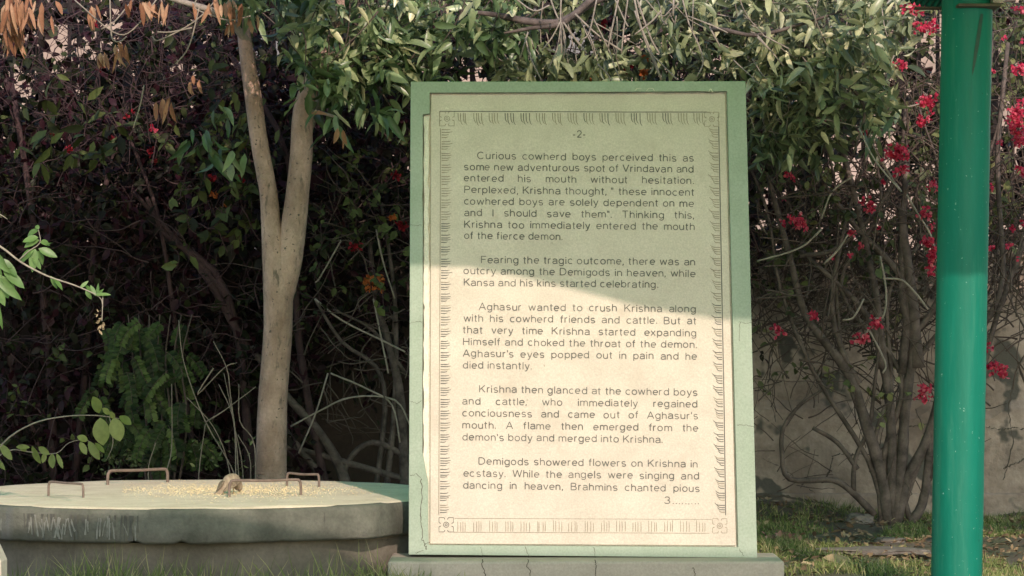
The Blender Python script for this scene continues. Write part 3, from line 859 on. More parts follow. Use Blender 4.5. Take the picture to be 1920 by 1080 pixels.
# lime and bird-lime streaks down the slab's edge
mb = MB()
def rad_at(x):
    a = np.arctan2(-np.sqrt(np.maximum(RS ** 2 - (np.asarray(x) - XC) ** 2, 0.001)), np.asarray(x) - XC) % (2 * math.pi)
    return RS + np.interp(a, ang, wob)


dk = MB()
for k in range(30):
    t = rng.choice([rng.normal(110, 18), rng.normal(180, 30), rng.normal(300, 12), rng.uniform(0, 740)], p=[.4, .2, .3, .1])
    x = XC + (t - 370) / (F / 11.85); kk = 8
    if abs(x - XC) > RS * .93: continue
    zz = np.linspace(ZT - 0.028, ZT - rng.uniform(0.06, 0.14), kk); w = rng.uniform(0.0015, 0.006) * np.linspace(1, .15, kk) * (0.7 + .6 * rng.random(kk)); V = []
    for s_ in (-1, 1):
        xx = x + s_ * w + np.linspace(0, rng.normal(0, .006), kk)
        V.append(np.stack([xx, YC - np.sqrt(np.maximum((rad_at(xx) + 0.0065) ** 2 - (xx - XC) ** 2, 0.01)), zz], -1))
    dk.add(np.vstack(V), [(q, q + 1, kk + q + 1, kk + q) for q in range(kk - 1)])
dk.build("run_off_stain", M['dark_stain'], we, smooth=False)
for k in range(34):
    t = rng.uniform(100, 300) if k < 30 else rng.uniform(20, 330)
    x = XC + (t - 370) / (F / 11.85)
    dx = (x - XC) / (RS + 0.011)
    if abs(dx) > 0.95: continue
    zt_, zb_ = ZT - rng.uniform(0.03, 0.07), ZT - TH + rng.uniform(0.012, 0.05)
    kk = 8
    xs_ = x + np.cumsum(rng.normal(0, 0.0006, kk)) + np.linspace(0, rng.normal(0, 0.012), kk)
    zz = np.linspace(zt_, zb_, kk)
    w = rng.uniform(0.0015, 0.004) * (0.5 + rng.random(kk))
    V = []
    for s_ in (-1, 1):
        xx = xs_ + s_ * w
        rr_ = rad_at(xx) + 0.0075
        yy = YC - np.sqrt(np.maximum(rr_ ** 2 - (xx - XC) ** 2, 0.01))
        V.append(np.stack([xx, yy, zz], -1))
    mb.add(np.vstack(V), [(q, q + 1, kk + q + 1, kk + q) for q in range(kk - 1)])
drips = mb


def top_pt(px, py, h=0.0):
    """point over the slab's top seen at that pixel, for height h"""
    d = ray(px, py); t = (ZT + h - HC) / d[2]
    return d * t + np.array([0, 0, HC])


for (xa, ya, xb, yb, hpx, rr_) in ((91, 930, 156, 934, 27, 0.0055), (202, 910, 314, 905, 27, 0.0075), (430, 932, 564, 929, 31, 0.0065), (538, 912, 598, 914, 25, 0.006)):
    a = top_pt(xa, ya); b = top_pt(xb, yb)
    h = hpx / (F / a[1])
    dl = b - a
    mb = MB()
    sag = rng.uniform(-0.006, 0.0)
    mb.tube([a - [0, 0, 0.02], a + [0, 0, h * 0.6], a + dl * 0.02 + [0, 0, h * .88], a + dl * 0.08 + [0, 0, h], a + dl * 0.5 + [0, 0, h + sag], a + dl * 0.92 + [0, 0, h - 0.002], b - dl * .02 + [0, 0, h * .88], b + [0, 0, h * 0.6], b - [0, 0, 0.02]], rr_, n=10, smooth=4)
    mb.build("handle", M['rust'], we)
drips.build("lime_stain", M['drip'], we, smooth=False)

# grain scattered on the slab
mb = MB()
N = 4200
gx = rng.normal(440, 115, N); gy = 918 + rng.normal(0, 6.0, N) + (rng.random(N) < 0.25) * rng.normal(0, 10, N)
tet = np.array([(1, 0, -.3), (-.5, .8, -.3), (-.5, -.8, -.3), (0, 0, .8)], float)
for x, y in zip(gx, gy):
    if not (230 < x < 760 and 899 < y < 945): continue
    p = top_pt(x, y, 0.004)
    if (p[0] - XC) ** 2 + (p[1] - YC) ** 2 > (RS - 0.08) ** 2: continue
    a = rng.random() * 6.28; s_ = rng.uniform(0.0014, 0.0030)
    R_ = np.array([[math.cos(a), -math.sin(a), 0], [math.sin(a), math.cos(a), 0], [0, 0, 1]])
    mb.add(p + (tet * [1.5, 1, 0.9] * s_) @ R_.T + [0, 0, 0.001], None, [(0, 1, 3), (1, 2, 3), (2, 0, 3), (0, 2, 1)], rng.random())
tag(mb.build("grain", M['grain'], smooth=False), "yellow bird grain strewn over the concrete slab", "grain", kind='stuff')

# ------------------------------------------------------------------ bird feeding on the slab
bp = top_pt(432, 926)
bt = thing("bird", "plump brown bird feeding on the slab beside an iron handle, tail towards us", "bird", bp)
ppm = F / bp[1]
bpt = lambda px, py, dy: np.array([bp[0] + (px - 432) / ppm, bp[1] + dy, bp[2] + (926 - py) / ppm + 0.0])
# spine from tail tip (near the camera, low left) over the back to the bowed head
spine = [bpt(405, 929, -0.075), bpt(412, 924, -0.060), bpt(419, 917, -0.045), bpt(425, 909, -0.028), bpt(431, 903, -0.006), bpt(436.5, 902, 0.020), bpt(441, 907, 0.040), bpt(444.5, 913, 0.052), bpt(446, 919, 0.056), bpt(446, 922, 0.056)]
rw = np.array([0.016, 0.017, 0.016, 0.026, 0.034, 0.034, 0.027, 0.021, 0.015, 0.004]); rh = np.array([0.003, 0.005, 0.008, 0.022, 0.033, 0.034, 0.026, 0.021, 0.015, 0.004])
sp_, rw_ = spline(np.array(spine), rw, 5); _, rh_ = spline(np.array(spine), rh, 5)
T = unit(np.gradient(sp_, axis=0)); side = unit(np.cross(T, np.array([0.1, -0.5, 0.85]))); up = np.cross(side, T)
nb = 20; an = np.linspace(0, 2 * math.pi, nb, endpoint=False)
V = sp_[:, None] + (rw_[:, None] * np.cos(an))[..., None] * side[:, None] + (rh_[:, None] * np.sin(an))[..., None] * up[:, None]
mm = len(sp_)
i = np.arange(mm - 1)[:, None] * nb; j = np.arange(nb)[None]; j2 = (j + 1) % nb
shade_ = np.clip(0.5 + 0.25 * np.sin(an)[None] + 0.16 * rng.standard_normal((mm, nb)), 0, 1)
mb = MB()
V = V.reshape(-1, 3)
tr = [(mm * nb, (q + 1) % nb, q) for q in range(nb)] + [(mm * nb + 1, (mm - 1) * nb + q, (mm - 1) * nb + (q + 1) % nb) for q in range(nb)]
mb.add(np.vstack([V, sp_[:1], sp_[-1:]]), np.stack([i + j, i + j2, i + nb + j2, i + nb + j], -1).reshape(-1, 4), tr, np.concatenate([shade_.ravel(), [0.4, 0.5]]))
mb.build("body", M['bird'], bt)
for s_ in (-1, 1):
    mb = MB()
    ctr = [bpt(434 + 4 * s_, 900, 0.012), bpt(430 + 7.5 * s_, 905, -0.014), bpt(424 + 5.5 * s_, 913, -0.040), bpt(416 + 2.5 * s_, 921, -0.062)]
    c_, w_ = spline(np.array(ctr), np.array([0.012, 0.020, 0.014, 0.004]), 5)
    Tn = unit(np.gradient(c_, axis=0)); sd = unit(np.cross(Tn, np.array([0.5 * s_, -0.4, 0.75]))); un = np.cross(sd, Tn)
    V = c_[:, None] + (w_[:, None] * np.cos(an))[..., None] * sd[:, None] + (0.22 * w_[:, None] * np.sin(an))[..., None] * un[:, None] + s_ * 0.010 * np.array([1.0, 0, 0]) + np.array([0, -0.012, 0.006])
    mm2 = len(c_)
    i = np.arange(mm2 - 1)[:, None] * nb
    mb.add(V.reshape(-1, 3), np.stack([i + j, i + j2, i + nb + j2, i + nb + j], -1).reshape(-1, 4), [(0, q, q + 1) for q in range(1, nb - 1)], np.clip(0.3 + 0.2 * rng.standard_normal(mm2 * nb), 0, 1))
    mb.build("wing", M['bird'], bt)
    mb = MB()
    hip = bpt(434 + 3.5 * s_, 914, 0.004)
    foot = bpt(434 + 3.5 * s_, 926, 0.008)
    mb.tube([hip, (hip + foot) / 2 + [0, -0.004, 0], foot], [0.004, 0.0022, 0.002], n=6)
    for aa in (-0.5, 0, 0.5): mb.tube([foot, foot + [0.014 * math.sin(aa), 0.016 * math.cos(aa), 0.0]], [0.0018, 0.001], n=5, smooth=1)
    mb.build("leg", M['beak'], bt)
    mb = MB()
    e = bpt(445, 915.5, 0.054) + s_ * side[-12] * 0.0185
    mb.tube([e - side[-12] * 0.002, e, e + side[-12] * 0.002], [0.001, 0.003, 0.001], n=8, smooth=3)
    mb.build("eye", M['eye'], bt)
mb = MB(); mb.tube([bpt(446, 919.5, 0.056), bpt(446.5, 923, 0.060), bpt(446, 926, 0.060)], [0.005, 0.0035, 0.0008], n=8); mb.build("beak", M['beak'], bt)

# buff block in the left corner
c = at(14, 1048, 9.62)
bl = thing("stone_block", "buff stone block with a cut corner at the bottom left edge", "block", (c[0] - 0.25, 9.6, 0))
mb = MB()
x1 = c[0]; za = float(at(0, 1022, 9.5)[2]); zb_ = float(c[2])
xi = float(at(0, 1022, 9.62)[0])
prof = [(x1 - 0.5, -0.1), (x1, -0.1), (x1, zb_), (xi, za), (x1 - 0.5, za + 0.004)]
V = [(x, 9.5, z) for x, z in prof] + [(x, 9.62, z) for x, z in prof]
mb.add(V, [(0, 1, 6, 5), (1, 2, 7, 6), (2, 3, 8, 7), (3, 4, 9, 8), (4, 0, 5, 9), (0, 4, 3, 2), (5, 7, 8, 9)], [(0, 2, 1), (5, 6, 7)])
mb.build("body", M['block'], bl, smooth=False, bevel=0.006)


# ------------------------------------------------------------------ plants
def P(*rows):
    """rows of (px, py, Y) -> points"""
    r = np.array(rows, float)
    return at(r[:, 0], r[:, 1], r[:, 2])


def pxr(w, Y): return w / (F / Y)


def whorl(mb, c, axis, n, L, W, var, droop=0.3, hang=0.5, jit=0.04, K=4, shape=0.42):
    """a rosette of leaves round a twig's tip"""
    a = unit(np.asarray(axis, float))
    d = unit(rng.standard_normal((n, 3)) * 0.9 + a * 0.7 + np.array([0, 0, -hang]))
    nrm = unit(np.array([0, -0.35, 0.9]) + 0.8 * rng.standard_normal((n, 3)))
    base = c + rng.normal(0, jit, (n, 3))
    l = L * rng.uniform(0.45, 1.15, n)
    leaves(mb, base, d, nrm, l, W * l / L * rng.uniform(0.85, 1.15, n), droop * rng.uniform(-0.6, 2.4, n), rng.uniform(0.2, 0.95, n), np.clip(var + 0.34 * rng.standard_normal(n), 0, 1), K=K, shape=shape, wave=0.022)


# ---- tree with the forked trunk behind the slab
YT = 14.7
tr1 = thing("tree", "slim tree with smooth brown trunk forking in two, behind the slab", "tree", (at(508, 900, YT)[0], YT, 0), "broad leaved trees")
mb = MB()
R = lambda w: pxr(w, YT)
trk = [(508, 900, 30), (508, 880, 29.5), (511, 760, 27.5), (515, 700, 27), (521, 620, 27), (521, 540, 28), (514, 470, 23), (508, 420, 18.5), (503, 360, 16.8), (486, 265, 16.5), (473, 170, 16), (462, 100, 13.5), (455, 40, 12), (446, -60, 11), (430, -200, 9)]
mb.tube(np.vstack([[at(507, 900, YT)[0], YT, -0.1], P(*[(a_, b_, YT) for a_, b_, _ in trk])]), [R(36)] + [R(w_) for *_, w_ in trk], n=24, smooth=8, wob=0.008)
trk = [(527, 575, 19), (532, 540, 23), (541, 490, 25.5), (551, 420, 24), (558, 360, 21.8), (565, 290, 21.5), (570, 200, 19), (598, 125, 14), (630, 60, 12), (648, -40, 11), (672, -180, 8)]
mb.tube(P(*[(a_, b_, YT) for a_, b_, _ in trk]), [R(w_) for *_, w_ in trk], n=24, smooth=8, wob=0.008)
mb.build("trunk", M['bark'], tr1)
for kx, ky, w in ((508, 665, 5), (531, 560, 4), (497, 345, 4), (563, 345, 5), (500, 800, 4), (478, 180, 4)):
    mb = MB(); c = at(kx, ky, YT - R(24 if ky > 420 else 17)); rr_ = R(w)
    for q in (1.0, .55): mb.tube([c + rr_ * q * np.array([math.cos(t), 0, .75 * math.sin(t)]) for t in np.linspace(0, 6.2832, 12)], rr_ * .28, n=6, smooth=1)
    mb.build("knot", M['bark'], tr1)
mb = MB()
mb.tube(P((580, 205, YT), (612, 214, YT - .1), (640, 222, YT - .15)), [R(3.5), R(3), R(2)], n=8)
mb.tube(P((466, 80, YT), (420, 30, YT - .1), (330, 0, YT - .2), (230, -30, YT - .2)), [R(9), R(7), R(5), R(3)], n=8)
mb.tube(P((560, 330, YT), (592, 200, YT + .3), (640, 140, YT + .3), (650, 60, YT + .3)), [R(4), R(11), R(11), R(8)], n=10)
# light curving twigs at the top left
for pts in ([(300, -10), (250, 55), (212, 60), (140, 0)], [(410, -5), (365, 40), (300, 75), (285, 68)], [(206, -5), (208, 55), (212, 75), (225, 78), (238, 68)], [(190, 55), (215, 40), (242, 8)], [(370, -5), (365, 15), (395, 28), (430, 38), (470, 30)], [(375, 8), (355, 85), (330, 120)], [(270, 160), (262, 200), (250, 240)], [(295, 60), (320, 60), (360, 52)]):
    q = np.array(pts, float); mb.tube(at(q[:, 0], q[:, 1], np.full(len(q), 14.2)), R(1.4), n=5, smooth=4)
mb.build_each("branch", M['twig'], tr1)
lf = MB()
TIPS = []
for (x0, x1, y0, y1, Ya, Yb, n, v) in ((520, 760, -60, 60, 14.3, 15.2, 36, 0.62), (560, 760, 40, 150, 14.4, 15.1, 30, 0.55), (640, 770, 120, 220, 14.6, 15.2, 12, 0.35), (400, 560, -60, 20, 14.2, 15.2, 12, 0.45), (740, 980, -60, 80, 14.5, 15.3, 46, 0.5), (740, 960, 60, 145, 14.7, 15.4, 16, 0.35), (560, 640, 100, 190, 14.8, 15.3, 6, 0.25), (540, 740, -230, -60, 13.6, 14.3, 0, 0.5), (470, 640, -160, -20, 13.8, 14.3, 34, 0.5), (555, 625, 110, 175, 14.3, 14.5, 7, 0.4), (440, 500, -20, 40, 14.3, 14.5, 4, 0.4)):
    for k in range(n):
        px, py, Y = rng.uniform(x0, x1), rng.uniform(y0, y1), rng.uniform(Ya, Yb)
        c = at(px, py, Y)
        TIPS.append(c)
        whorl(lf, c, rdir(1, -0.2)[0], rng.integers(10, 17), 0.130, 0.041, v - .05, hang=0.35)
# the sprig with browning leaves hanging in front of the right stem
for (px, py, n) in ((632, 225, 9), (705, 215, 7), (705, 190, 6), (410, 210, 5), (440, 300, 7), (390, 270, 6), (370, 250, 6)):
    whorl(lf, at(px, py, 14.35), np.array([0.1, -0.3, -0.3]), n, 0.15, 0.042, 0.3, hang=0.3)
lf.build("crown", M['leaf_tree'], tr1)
tw = MB()
for c in TIPS:
    d = unit(np.array([rng.normal(0, 0.6), rng.normal(0.2, 0.4), 0.8]))
    tw.tube(walk(c, d, rng.uniform(0.15, 0.4), 4, 0.3), [0.0025, 0.003, 0.0035, 0.004, 0.005], n=5, smooth=2)
tw.build("twig", M['twig_dark'], tr1)
dl = MB()
for (cx, cy, sx_, sy_, n, L_, Y) in ((25, 5, 28, 22, 34, 0.15, 14.3), (18, 45, 20, 22, 26, 0.13, 14.4), (172, 12, 12, 10, 5, 0.11, 14.2), (275, 4, 30, 6, 17, 0.11, 14.2), (222, 82, 12, 7, 6, 0.12, 14.2), (188, 100, 5, 6, 4, 0.09, 14.3), (420, 5, 36, 8, 14, 0.10, 14.2), (318, 190, 6, 10, 3, 0.11, 14.5), (640, 240, 14, 5, 3, 0.10, 14.2), (360, 150, 10, 10, 4, 0.08, 14.6), (440, 40, 40, 15, 8, 0.07, 14.3), (300, 190, 20, 12, 4, 0.10, 14.6), (55, 30, 30, 40, 10, 0.1, 14.6)):
    px = rng.normal(cx, sx_ * .6, n); py = rng.normal(cy, sy_ * .6, n)
    base = at(px, py, np.full(n, Y) + rng.normal(0, .04, n))
    d = unit(np.array([0.05, 0, -1.0]) + 0.20 * rng.standard_normal((n, 3)))
    leaves(dl, base, d, rdir(n) * 0.6 + np.array([0, -1, 0]), L_ * rng.uniform(.7, 1.2, n), 0.024 * rng.uniform(.5, 1.2, n), rng.uniform(-.4, .5, n), rng.uniform(.6, 1.7, n), np.clip(rng.normal(.6, .3, n), 0, 1), K=4, wave=0.02)
base = P((583, 214, 14.3)); leaves(dl, base, np.array([[1, 0, 0.12]]), np.array([[0, -.7, .7]]), 0.085, 0.03, 0.2, .5, .6, K=4)
dl.build("dry_leaves", M['leaf_dry'], tr1)

# ---- second tree: hidden trunk behind the sign, crown over the sign's top and to the right
Y2 = 15.0
tr2 = thing("tree", "leafy tree behind the sign, pale leaves and bare twigs hanging over its top", "tree", (at(1330, 900, Y2)[0], Y2 + .2, 0), "broad leaved trees")
mb = MB()
R2 = lambda w: pxr(w, Y2)
mb.tube(np.vstack([[at(1330, 900, Y2)[0], Y2 + .2, -0.1], P((1330, 900, Y2 + .2), (1335, 600, Y2 + .2), (1350, 300, Y2 + .2), (1395, 150, Y2 + .3), (1450, 20, Y2 + .3), (1475, -160, Y2 + .2))]), [R2(34), R2(31), R2(27), R2(24), R2(18), R2(14), R2(10)], n=16, smooth=5)
mb.build("trunk", M['bark'], tr2)
mb = MB()
mb.tube(P((1470, -130, Y2 + .2), (1260, -70, Y2 - .2), (1110, 5, Y2 - .3), (1078, 28, Y2 - .35), (1040, 42, Y2 - .4), (990, 40, Y2 - .4), (930, 28, Y2 - .4), (860, 20, Y2 - .4)), [R2(10), R2(10), R2(8), R2(7), R2(6), R2(7), R2(5), R2(3)], n=10, smooth=4)
mb.tube(P((1300, -80, Y2 - .1), (1150, -30, Y2 - .3), (1060, 40, Y2 - .4), (1000, 52, Y2 - .4), (945, 62, Y2 - .4)), [R2(7), R2(6.5), R2(6), R2(4), R2(2)], n=8)
mb.tube(P((1400, 140, Y2 + .25), (1330, 70, Y2 - .1), (1350, 55, Y2 - .5), (1420, 66, Y2 - .6), (1520, 40, Y2 - .6), (1580, 20, Y2 - .6)), [R2(8), R2(6), R2(4), R2(3.5), R2(3), R2(2)], n=8, smooth=4)
mb.tube(P((1450, 10, Y2 + .2), (1420, -2, Y2 - .2), (1480, -8, Y2 - .5), (1660, -10, Y2 - .5)), [R2(8), R2(6), R2(5), R2(4)], n=8, smooth=4)
mb.tube(P((1480, 60, Y2 - .5), (1560, 130, Y2 - .5), (1620, 200, Y2 - .5), (1600, 290, Y2 - .5)), [R2(4), R2(4), R2(3), R2(2)], n=8, smooth=4)
mb.build_each("branch", M['stem'], tr2)
mb = MB()
hang = [[(1052, -8), (1051, 40), (1053, 100)], [(1052, 38), (1035, 70), (1016, 95)], [(1052, 42), (1060, 75), (1056, 110)], [(1056, 42), (1080, 75), (1100, 100)], [(1052, 42), (1045, 90), (1030, 125)],
        [(1188, -8), (1200, 45), (1222, 100), (1240, 150)], [(1192, -8), (1212, 50), (1224, 80), (1236, 100)], [(1178, -8), (1170, 50), (1165, 100)], [(1278, -8), (1292, 45), (1310, 85), (1318, 118), (1306, 145)],
        [(1300, -8), (1298, 60)], [(1263, -5), (1262, 30)], [(1110, 30), (1140, 90), (1152, 125), (1164, 150)], [(1078, 26), (1120, 65), (1165, 95)], [(1290, 30), (1340, 50), (1365, 62)], [(1330, 50), (1350, 88)],
        [(1420, 66), (1470, 125)], [(1430, 66), (1480, 92)], [(1150, -8), (1172, 40), (1178, 50)], [(1160, -5), (1146, 60), (1140, 90)], [(1420, 70), (1450, 100)], [(985, 70), (995, 110), (1015, 150)], [(990, 60), (975, 110)],
        [(1120, 120), (1140, 140), (1145, 152)], [(1210, 90), (1250, 130), (1270, 150)], [(1240, 20), (1222, 40), (1190, 65)], [(1030, -8), (1040, 20), (1049, 40)], [(960, -8), (1000, 20), (1030, 10)], [(1240, 150), (1215, 90), (1190, 20)], [(1610, 240), (1640, 300), (1690, 360)], [(1120, -8), (1105, 60), (1090, 75)], [(1205, -8), (1240, 30), (1260, 15)]]
for pts in hang:
    q = np.array(pts, float); mb = MB(); mb.tube(at(q[:, 0], q[:, 1], np.full(len(q), 14.3) + rng.normal(0, .05)), R2(rng.uniform(1.0, 2.0)), n=5, smooth=4)
    mb.build("hanging_twig", M['twig'], tr2)
lf = MB(); tips2 = []
for (x0, x1, y0, y1, Ya, Yb, n, v) in ((1230, 1420, -60, 60, 14.4, 15.3, 22, 0.42), (1240, 1440, 50, 150, 14.6, 15.3, 26, 0.4), (1420, 1640, -60, 90, 14.2, 15.2, 50, 0.62), (1420, 1660, 80, 190, 14.3, 15.2, 52, 0.58), (1480, 1660, 180, 250, 14.4, 15.1, 17, 0.45), (1410, 1570, 170, 280, 14.7, 15.4, 22, 0.18), (1640, 1700, 0, 120, 14.6, 15.2, 8, 0.5), (940, 1230, 90, 150, 14.8, 15.5, 34, 0.4), (940, 1240, -60, 60, 14.9, 15.6, 48, 0.45), (1590, 1720, 200, 240, 14.6, 15, 3, 0.55)):
    for k in range(n):
        px, py, Y = rng.uniform(x0, x1), rng.uniform(y0, y1), rng.uniform(Ya, Yb)
        c = at(px, py, Y); tips2.append(c)
        whorl(lf, c, rdir(1, -0.3)[0], rng.integers(12, 20), 0.115, 0.035, v - .08, hang=0.45)
lf.build("crown", M['leaf_pale'], tr2)
tw = MB()
for c in tips2:
    d = unit(np.array([rng.normal(-0.3, 0.6), rng.normal(0.2, 0.4), 0.7]))
    tw.tube(walk(c, d, rng.uniform(0.15, 0.35), 4, 0.3), [0.002, 0.0025, 0.003, 0.0035, 0.004], n=5, smooth=2)
tw.build("twig", M['twig'], tr2)


# ---- shrubs
HOLES = [(60, 20, 18), (85, 100, 34), (45, 168, 26), (112, 66, 30), (140, 130, 20), (340, 128, 30), (250, 165, 14), (385, 95, 14), (430, 115, 14), (490, 90, 12), (545, 150, 12), (20, 130, 14), (75, 165, 14), (300, 60, 14), (285, 200, 12), (345, 220, 12), (505, 190, 10), (640, 130, 12), (700, 145, 12),
         (890, 132, 34), (960, 130, 24), (1100, 62, 38), (990, 20, 24), (1135, 105, 34), (1060, 100, 16), (1000, 140, 20), (1180, 60, 16), (1230, 120, 20), (1365, 85, 14), (1340, 130, 14), (700, 340, 8), (720, 360, 8), (760, 210, 10)]


def in_hole(px, py, f=1.0):
    return any((px - a) ** 2 + (py - b) ** 2 < (r * f) ** 2 for a, b, r in HOLES)


def scatter_foliage(lf, tw, box, ntw, leaf, W, var, length=0.35, step=0.035, grav=0.10, gaps=0.0, shape=0.4, droop=0.2):
    x0, x1, y0, y1, Ya, Yb = box
    B, D, VV = [], [], []
    for k in range(ntw):
        px, py, Y = rng.uniform(x0, x1), rng.uniform(y0, y1), rng.uniform(Ya, Yb)
        if in_hole(px, py - 10, 0.95) and rng.random() < 0.85: continue
        if gaps and mnoise.noise(Vector((px / 70, py / 70, 3.3))) < -0.35 + gaps: continue
        p = at(px, py, Y)
        w = walk(p, rdir(1, 0.0)[0] * np.array([1, 0.7, 1]), length * rng.uniform(0.6, 1.3), 7, 0.5, grav)
        tw.tube(w, np.linspace(0.0035, 0.001, 8), n=4, smooth=1, cap=False)
        m_ = int(length / step)
        t = np.sort(rng.uniform(0, 6.99, m_)); i0 = t.astype(int)
        b = w[i0] + (w[i0 + 1] - w[i0]) * (t - i0)[:, None]
        B.append(b); D.append(unit((w[i0 + 1] - w[i0]) * 8 + rng.standard_normal((m_, 3)) * 0.9 + np.array([0, 0, -0.3])))
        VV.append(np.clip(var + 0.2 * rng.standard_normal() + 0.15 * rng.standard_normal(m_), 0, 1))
    B = np.vstack(B); D = np.vstack(D); VV = np.concatenate(VV)
    u = B - np.array([0, 0, HC]); yy_ = u[:, 1] * math.cos(PITCH) + u[:, 2] * math.sin(PITCH); zz_ = -u[:, 1] * math.sin(PITCH) + u[:, 2] * math.cos(PITCH)
    X2, Y2_ = 960 + F * u[:, 0] / yy_, 540 - F * zz_ / yy_
    ok = np.array([(not in_hole(a, b_, .85)) or rng.random() < 0.30 for a, b_ in zip(X2, Y2_)])
    B, D, VV = B[ok], D[ok], VV[ok]; n = len(B)
    s_ = rng.uniform(0.6, 1.25, n)
    leaves(lf, B, D, rng.standard_normal((n, 3)) * 0.6 + np.array([0, -0.6, 0.8]), leaf * s_, W * s_, droop * rng.uniform(0, 1.5, n), rng.uniform(0.1, 0.5, n), VV, K=2, shape=shape)


def tangle(mb, box, n, lo=.15, hi=.5, r0=.0022, r1=.0055, up=.3, wig=.4):
    x0, x1, y0, y1, Ya, Yb = box
    for k in range(n):
        p = at(rng.uniform(x0, x1), rng.uniform(y0, y1), rng.uniform(Ya, Yb))
        mb.tube(walk(p, np.array([rng.normal(), .3 * rng.normal(), rng.normal(up, .8)]), rng.uniform(lo, hi), 6, wig), np.linspace(rng.uniform(r0, r1), .0013, 7), n=4, smooth=2, cap=False)


def flower_cluster(parent, px, py, Y, spx, spy, n, mat, size=0.032):
    mb = MB()
    c = at(px, py, Y)
    r = np.array([pxr(spx, Y), pxr(min(spx, spy), Y), pxr(spy, Y)])
    ctr = c + np.clip(rng.standard_normal((n, 3)), -1.7, 1.7) * r * 0.55
    for k in range(3):
        d = rdir(n) + np.array([0, -0.4, 0.0])
        leaves(mb, ctr, d, rdir(n), size * rng.uniform(.7, 1.15, n), size * .8 * rng.uniform(.8, 1.1, n), rng.uniform(-.3, .3, n), rng.uniform(.1, .5, n), np.clip(rng.normal(.5, .28, n), 0, 1), K=2, shape=0.5)
    mb.build("flower_cluster", mat, parent)


def shrub(label, bx, Y, stems, twmat='twig_dark', stmat='stem_dark', group="flowering shrubs along the wall"):
    t = thing("flowering_shrub", label, "shrub", (float(at(bx, 900, Y)[0]), Y, 0), group)
    for pts, r0, r1 in stems:
        mb = MB()
        q = np.array(pts, float)
        if q.shape[1] == 2: q = np.column_stack([q, np.full(len(q), Y)])
        mb.tube(at(q[:, 0], q[:, 1], q[:, 2]), np.linspace(pxr(r0, Y), pxr(r1, Y), len(q)), n=8, smooth=4, wob=0.05)
        mb.build("stem", M[stmat], t)
    return t


# left, darkest shrub
s1 = shrub("dark shaded shrub at the far left, red flowers among dull leaves", 120, 15.7,
           [([(100, 990), (95, 700), (60, 400), (20, 150)], 9, 5), ([(130, 990), (160, 700), (180, 430), (240, 200)], 8, 4), ([(120, 990), (60, 800), (0, 640)], 6, 3)])
lf, tw = MB(), MB()
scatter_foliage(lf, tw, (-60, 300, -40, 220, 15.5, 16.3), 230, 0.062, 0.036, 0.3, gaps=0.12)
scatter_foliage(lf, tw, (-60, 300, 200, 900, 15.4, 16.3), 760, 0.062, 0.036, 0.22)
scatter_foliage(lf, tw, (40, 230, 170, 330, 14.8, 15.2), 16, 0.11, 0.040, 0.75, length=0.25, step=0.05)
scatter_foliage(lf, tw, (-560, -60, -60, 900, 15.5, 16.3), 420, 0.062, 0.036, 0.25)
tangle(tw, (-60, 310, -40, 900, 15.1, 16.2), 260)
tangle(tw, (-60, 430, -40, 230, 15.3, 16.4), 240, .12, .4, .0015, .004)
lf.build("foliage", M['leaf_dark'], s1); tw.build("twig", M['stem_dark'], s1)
for px, py, a, n in ((100, 248, 8, 8), (128, 280, 9, 10), (208, 262, 10, 9), (285, 285, 9, 12), (190, 128, 9, 10), (178, 45, 7, 6), (240, 215, 10, 8), (290, 300, 6, 6)):
    flower_cluster(s1, px, py, 15.4, a * .7, a * .7, max(3, n // 2), M['flower_red'], .026)

# middle shrub behind the tree
s2 = shrub("dark tangled shrub behind the forked trunk, with crossing bare stems", 440, 15.6,
           [([(470, 960), (440, 600), (330, 450), (250, 360)], 7, 4), ([(380, 960), (340, 700), (300, 420), (240, 250)], 6, 3), ([(480, 960), (430, 560), (310, 440), (275, 370)], 8, 4),
            ([(620, 960), (560, 640), (540, 300), (430, 100)], 8, 4), ([(466, 660), (400, 540), (350, 470)], 9, 5)])
lf, tw = MB(), MB()
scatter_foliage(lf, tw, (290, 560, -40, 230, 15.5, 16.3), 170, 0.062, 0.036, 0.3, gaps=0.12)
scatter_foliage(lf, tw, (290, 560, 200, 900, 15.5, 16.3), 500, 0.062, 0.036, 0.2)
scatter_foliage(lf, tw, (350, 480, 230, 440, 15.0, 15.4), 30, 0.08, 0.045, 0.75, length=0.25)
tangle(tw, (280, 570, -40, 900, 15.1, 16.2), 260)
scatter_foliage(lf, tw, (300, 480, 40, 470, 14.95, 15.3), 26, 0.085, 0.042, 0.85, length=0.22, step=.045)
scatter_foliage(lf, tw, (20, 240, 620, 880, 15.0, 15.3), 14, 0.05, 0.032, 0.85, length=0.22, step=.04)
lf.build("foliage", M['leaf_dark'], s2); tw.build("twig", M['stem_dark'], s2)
for px, py, a, n, mt in ((452, 335, 9, 14, 'flower_red'), (398, 335, 8, 8, 'flower_red'), (285, 240, 9, 8, 'flower'), (460, 272, 8, 6, 'flower_red'), (402, 365, 8, 7, 'flower_orange'), (425, 385, 8, 6, 'flower_orange')):
    flower_cluster(s2, px, py, 15.3, a * .7, a * .7, max(3, n // 2), M[mt], .026)

